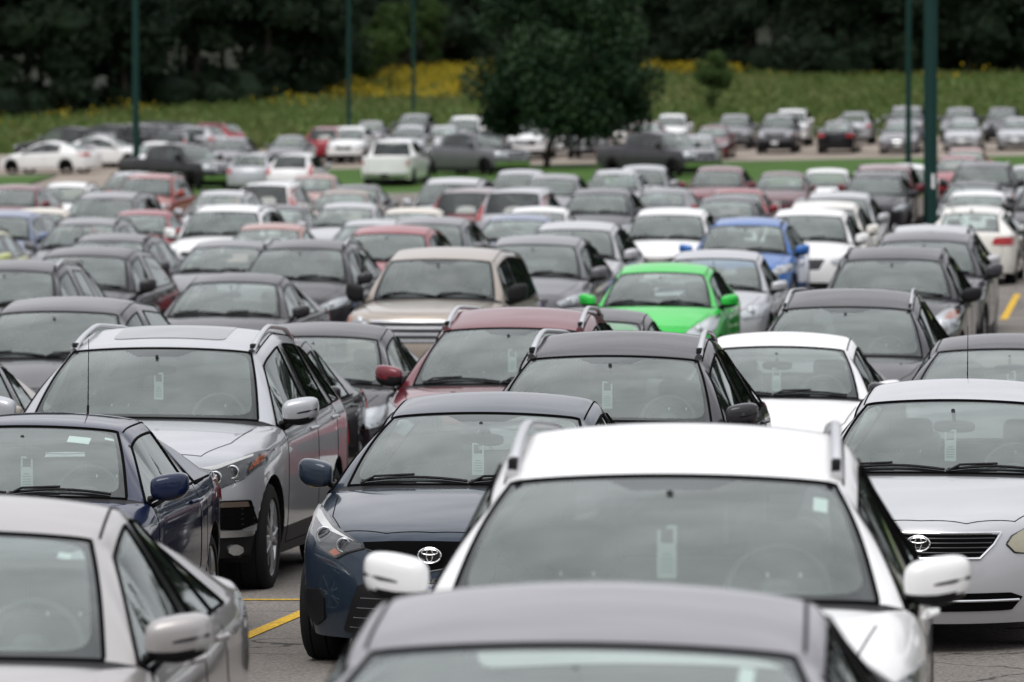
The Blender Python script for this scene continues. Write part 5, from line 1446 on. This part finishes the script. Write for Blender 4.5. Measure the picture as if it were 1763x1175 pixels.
C('e8', 'suv', 'char', 'F', 1508, 305, 'black crossover in front of the dark red van, left of the thick green pole')
C('e9', 'minivan', 'maroon', 'F', 1519, 292, 'dark red van left of the thick green pole')
C('f1', 'compact', 'white', 'F', 1422, 297, 'small white sedan with a white bonnet between the maroon sedan and the dark red van')
C('f2', 'sedan', 'wine', 'F', 1345, 302, 'maroon grey sedan left of the small white sedan')
C('f3', 'suv_plain', 'maroon', 'F', 1237, 294, 'dusky red crossover in front of the maroon sedan parked by the turf')
C('f4', 'suv_plain', 'silver', 'F', 1105, 292, 'silver crossover in front of the dark pickup truck')
C('f5', 'crossover', 'lsilver', 'F', 1058, 300, 'light silver hatchback left of the dark pickup truck')
C('f6', 'suv_plain', 'mgrey', 'F', 950, 308, 'mid grey crossover in front of the shade tree')
C('f7', 'suv_plain', 'silver', 'F', 892, 300, 'silver crossover close behind the mid grey one by the shade tree')
C('f8', 'suv_plain', 'dgrey', 'F', 1032, 334, 'dark grey crossover just in front of the two silver ones by the black pickup')
C('f9', 'sedan', 'grey', 'R', 1142, 331, 'grey sedan seen from behind, daylight through its rear window')
C('g1', 'crv', 'silver', 'R', 885, 330, 'silver crossover with a black rear window right of the one with tall red tail lamps')
C('g2', 'compact', 'white', 'F', 1682, 337, 'white sedan behind the one seen from behind on the right')
C('g3', 'sedan', 'char', 'F', 1675, 320, 'charcoal sedan roof between two white sedans and the black van on the right')
C('g4', 'bigsuv', 'char', 'F', 1692, 287, 'tall black off roader right of the thick green pole')
C('g5', 'suv_plain', 'silver', 'F', 1780, 292, 'silver car cut by the right edge behind the tall black off roader')
C('g6', 'suv_plain', 'char', 'F', 1812, 325, 'black crossover at the right edge with a pale mirror')
C('g7', 'sedan', 'red', 'F', 1648, 274, 'red sedan just right of the thick green pole')
C('g8', 'compact', 'rose', 'F', 1662, 260, 'dull pink sedan behind the tall black off roader')
C('g9', 'suv_plain', 'white', 'F', 1552, 290, 'white crossover mostly behind the dark red van and the thick pole')
C('h1', 'suv_plain', 'steel', 'F', 0, 373, 'blue grey crossover at the left edge behind the black one')
C('h2', 'crossover', 'lime', 'F', -76, 404, 'yellow green hatchback of which one side window shows at the left edge')
C('h3', 'compact', 'cream', 'F', 66, 367, 'cream sedan roof behind the blue grey crossover at the left edge')
C('h4', 'suv_plain', 'maroon', 'F', 22, 326, 'dark red crossover at the left edge in front of the white sedan on the verge')
C('h5', 'crossover', 'white', 'F', 112, 322, 'small white hatchback behind the dark red crossover at the left edge')
C('h6', 'bigsuv', 'orangered', 'F', 254, 307, 'orange red off roader near the green lamp pole on the left')
C('h7', 'crossover', 'silver', 'F', 222, 303, 'silver crossover peeping out left of the orange red off roader')
# vehicles between the rows and on the far lot
C('p1', 'pickup', 'white', 'R', 675, 253, 'white pickup truck seen from behind', D=222)
C('p2', 'pickup', 'grey', 40, 836, 248, 'grey pickup truck seen from the side, right of the white pickup', D=236)
C('p3', 'pickup', 'dgrey', 40, 1158, 249, 'black pickup truck seen from the side, right of the shade tree', D=228)
C('p4', 'pickup', 'black', 42, 334, 258, 'black pickup truck facing right in front of the small silver white hatchback', D=223)
C('p6', 'midsize', 'white', 245, 75, 252, 'white sedan seen from the side on the left verge', D=255)
C('p7', 'pickup', 'black', 242, 100, 236, 'dark pickup truck behind the white sedan on the left verge', D=264)
C('p8', 'crossover', 'mgrey', 'R', 165, 237, 'grey hatchback seen from behind, right of the white sedan on the left verge', D=262)
C('p9', 'midsize', 'white', 70, 195, 248, 'white sedan seen from the side just left of the left lamp pole', D=262)
C('q1', 'bigsuv', 'black', 245, 205, 220, 'long black off roader behind the vehicles on the left verge', D=272)
C('q2', 'minivan', 'char', 245, 235, 204, 'dark van furthest back on the left of the far lot', D=280)
C('q3', 'compact', 'white', 'F', 266, 247, 'small silver white hatchback right of the left lamp pole', D=248)
C('q4', 'suv_plain', 'mgrey', 'F', 396, 238, 'grey crossover facing the camera left of the gap in the far row', D=246)
C('q5', 'sedan', 'grey', 'F', 498, 244, 'grey sedan alone in the far row left of the small red crossover', D=256)
C('q6', 'crv', 'red', 'R', 557, 233, 'small bright red crossover seen from behind', D=262)
C('q7', 'suv_plain', 'white', 'F', 602, 236, 'white crossover just right of the small bright red one', D=262)
C('q8', 'crossover', 'red', 240, 340, 212, 'bright red car at the far left end of the far lot', D=282)
C('q9', 'crossover', 'silver', 240, 310, 222, 'silver car beside the bright red one at the far left', D=276)
C('r0', 'suv_plain', 'char', 238, 270, 215, 'dark crossover between the dark van and the bright red car on the far left', D=278)
C('r1', 'sedan', 'mgrey', 'F', 636, 216, 'grey sedan behind the white pickup in the far row', D=285)
C('r2', 'suv_plain', 'silver', 'F', 704, 231, 'silver crossover just behind the white pickup', D=262)
C('r3', 'jeep', 'grey', 'F', 712, 212, 'dark off roader behind the silver crossover in the far row', D=284)
C('r4', 'compact', 'lsilver', 'F', 762, 228, 'silver sedan left of the tall white van in the far row', D=268)
C('r5', 'minivan', 'white', 'F', 799, 211, 'tall white van in the far row left of the shade tree', D=276)
C('r6', 'crossover', 'silver', 'F', 846, 216, 'silver hatchback right of the tall white van', D=280)
C('r7', 'bigsuv', 'white', 'F', 913, 232, 'white off roader left of the shade tree trunk', D=262)
C('r8', 'compact', 'white', 'F', 965, 229, 'white sedan right of the shade tree trunk', D=268)
C('r9', 'suv_plain', 'mgrey', 'F', 1016, 217, 'grey crossover under the right half of the shade tree', D=262)
C('s1', 'crossover', 'white', 'F', 905, 208, 'pale crossover in the last row behind the white off roader', D=284)
C('s2', 'compact', 'pearl', 'F', 1066, 226, 'off white car under the right edge of the shade tree', D=276)
C('s3', 'sedan', 'maroon', 'F', 1113, 222, 'dark red sedan behind the black pickup truck', D=270)
C('s4', 'suv_plain', 'white', 'F', 1156, 213, 'white crossover behind the dark red sedan in the far row', D=276)
C('s5', 'sedan', 'maroon', 'F', 1227, 219, 'maroon sedan parked by the turf, left of the off roader with the slotted grille', D=258)
C('s6', 'suv_plain', 'grey', 'F', 1264, 204, 'grey crossover behind the maroon sedan in the far row', D=272)
C('s7', 'jeep', 'grey', 'F', 1340, 207, 'grey off roader with a slotted grille facing the turf', D=264)
C('s8', 'bigsuv', 'white', 'F', 1362, 198, 'white off roader behind the one with the slotted grille', D=276)
C('s9', 'midsize', 'black', 'R', 1442, 214, 'black sedan seen from behind at the turf', D=262)
C('t1', 'crossover', 'silver', 'R', 1470, 199, 'silver crossover seen from behind beyond the black sedan', D=276)
C('t2', 'midsize', 'mgrey', 'F', 1551, 211, 'silver grey sedan behind the slim green pole', D=260)
C('t3', 'bigsuv', 'mgrey', 'F', 1560, 199, 'grey off roader in the last row behind the slim green pole', D=278)
C('t4', 'sedan', 'lsilver', 'F', 1660, 212, 'light silver sedan in the far row right of the thick pole', D=262)
C('t5', 'suv_plain', 'grey', 'F', 1652, 198, 'dark grey crossover behind the light silver sedan of the far row', D=278)
C('t6', 'suv_plain', 'char', 'F', 1725, 198, 'dark crossover at the right end of the far row', D=276)
C('t7', 'sedan', 'silver', 'F', 1752, 207, 'silver sedan at the right end of the far row', D=262)
C('t8', 'sedan', 'silver', 'F', 1200, 262, 'silver sedan behind the front end of the black pickup truck', D=240)
C('u3', 'pickup', 'black', 245, 165, 224, 'black pickup truck in the last row above the grey hatchback on the left verge', D=268)
C('u4', 'suv_plain', 'char', 'R', 292, 226, 'charcoal crossover seen from behind, between the left lamp pole and the grey crossover', D=262)
C('u5', 'crossover', 'dgrey', 240, 232, 226, 'dark hatchback parked left of the lamp pole in front of the dark van', D=270)
C('u1', 'crossover', 'silver', 'R', 432, 270, 'silver hatchback seen from behind at the left edge of the turf gap', D=214)
C('u2', 'suv_plain', 'white', 'R', 502, 266, 'small white crossover seen from behind with a black rear window before the turf', D=208)

def tagcar(k, label, **kw):
    o, m, th = CARS[k]; return permit(o, m, label, **kw)
tagcar('B', 'pale permit card hanging in the big white crossover')
tagcar('D', 'permit card hanging in the navy blue coupe')
tagcar('E', 'permit card hanging in the slate blue sedan')
tagcar('F', 'permit card hanging in the older silver sedan')
tagcar('G', 'permit card hanging in the large silver crossover')
tagcar('H', 'permit card hanging in the black crossover with polished rails')
tagcar('I', 'permit card hanging in the plain white sedan')
tagcar('J', 'permit card hanging in the black sedan at the right edge')
tagcar('M', 'permit card hanging in the dark red crossover')
# painted stall lines
def line(px0, py0, px1, py1, w=.10):
    a = on_ground(px0, py0); b = on_ground(px1, py1)
    ribbon('stall_line', (a.x, a.y), (b.x, b.y), w, GM['yellow'], .018, 8)
line(380, 1119, 540, 1051)
line(330, 1037, 560, 1037, .085)
line(1728, 552, 1752, 508, .12)
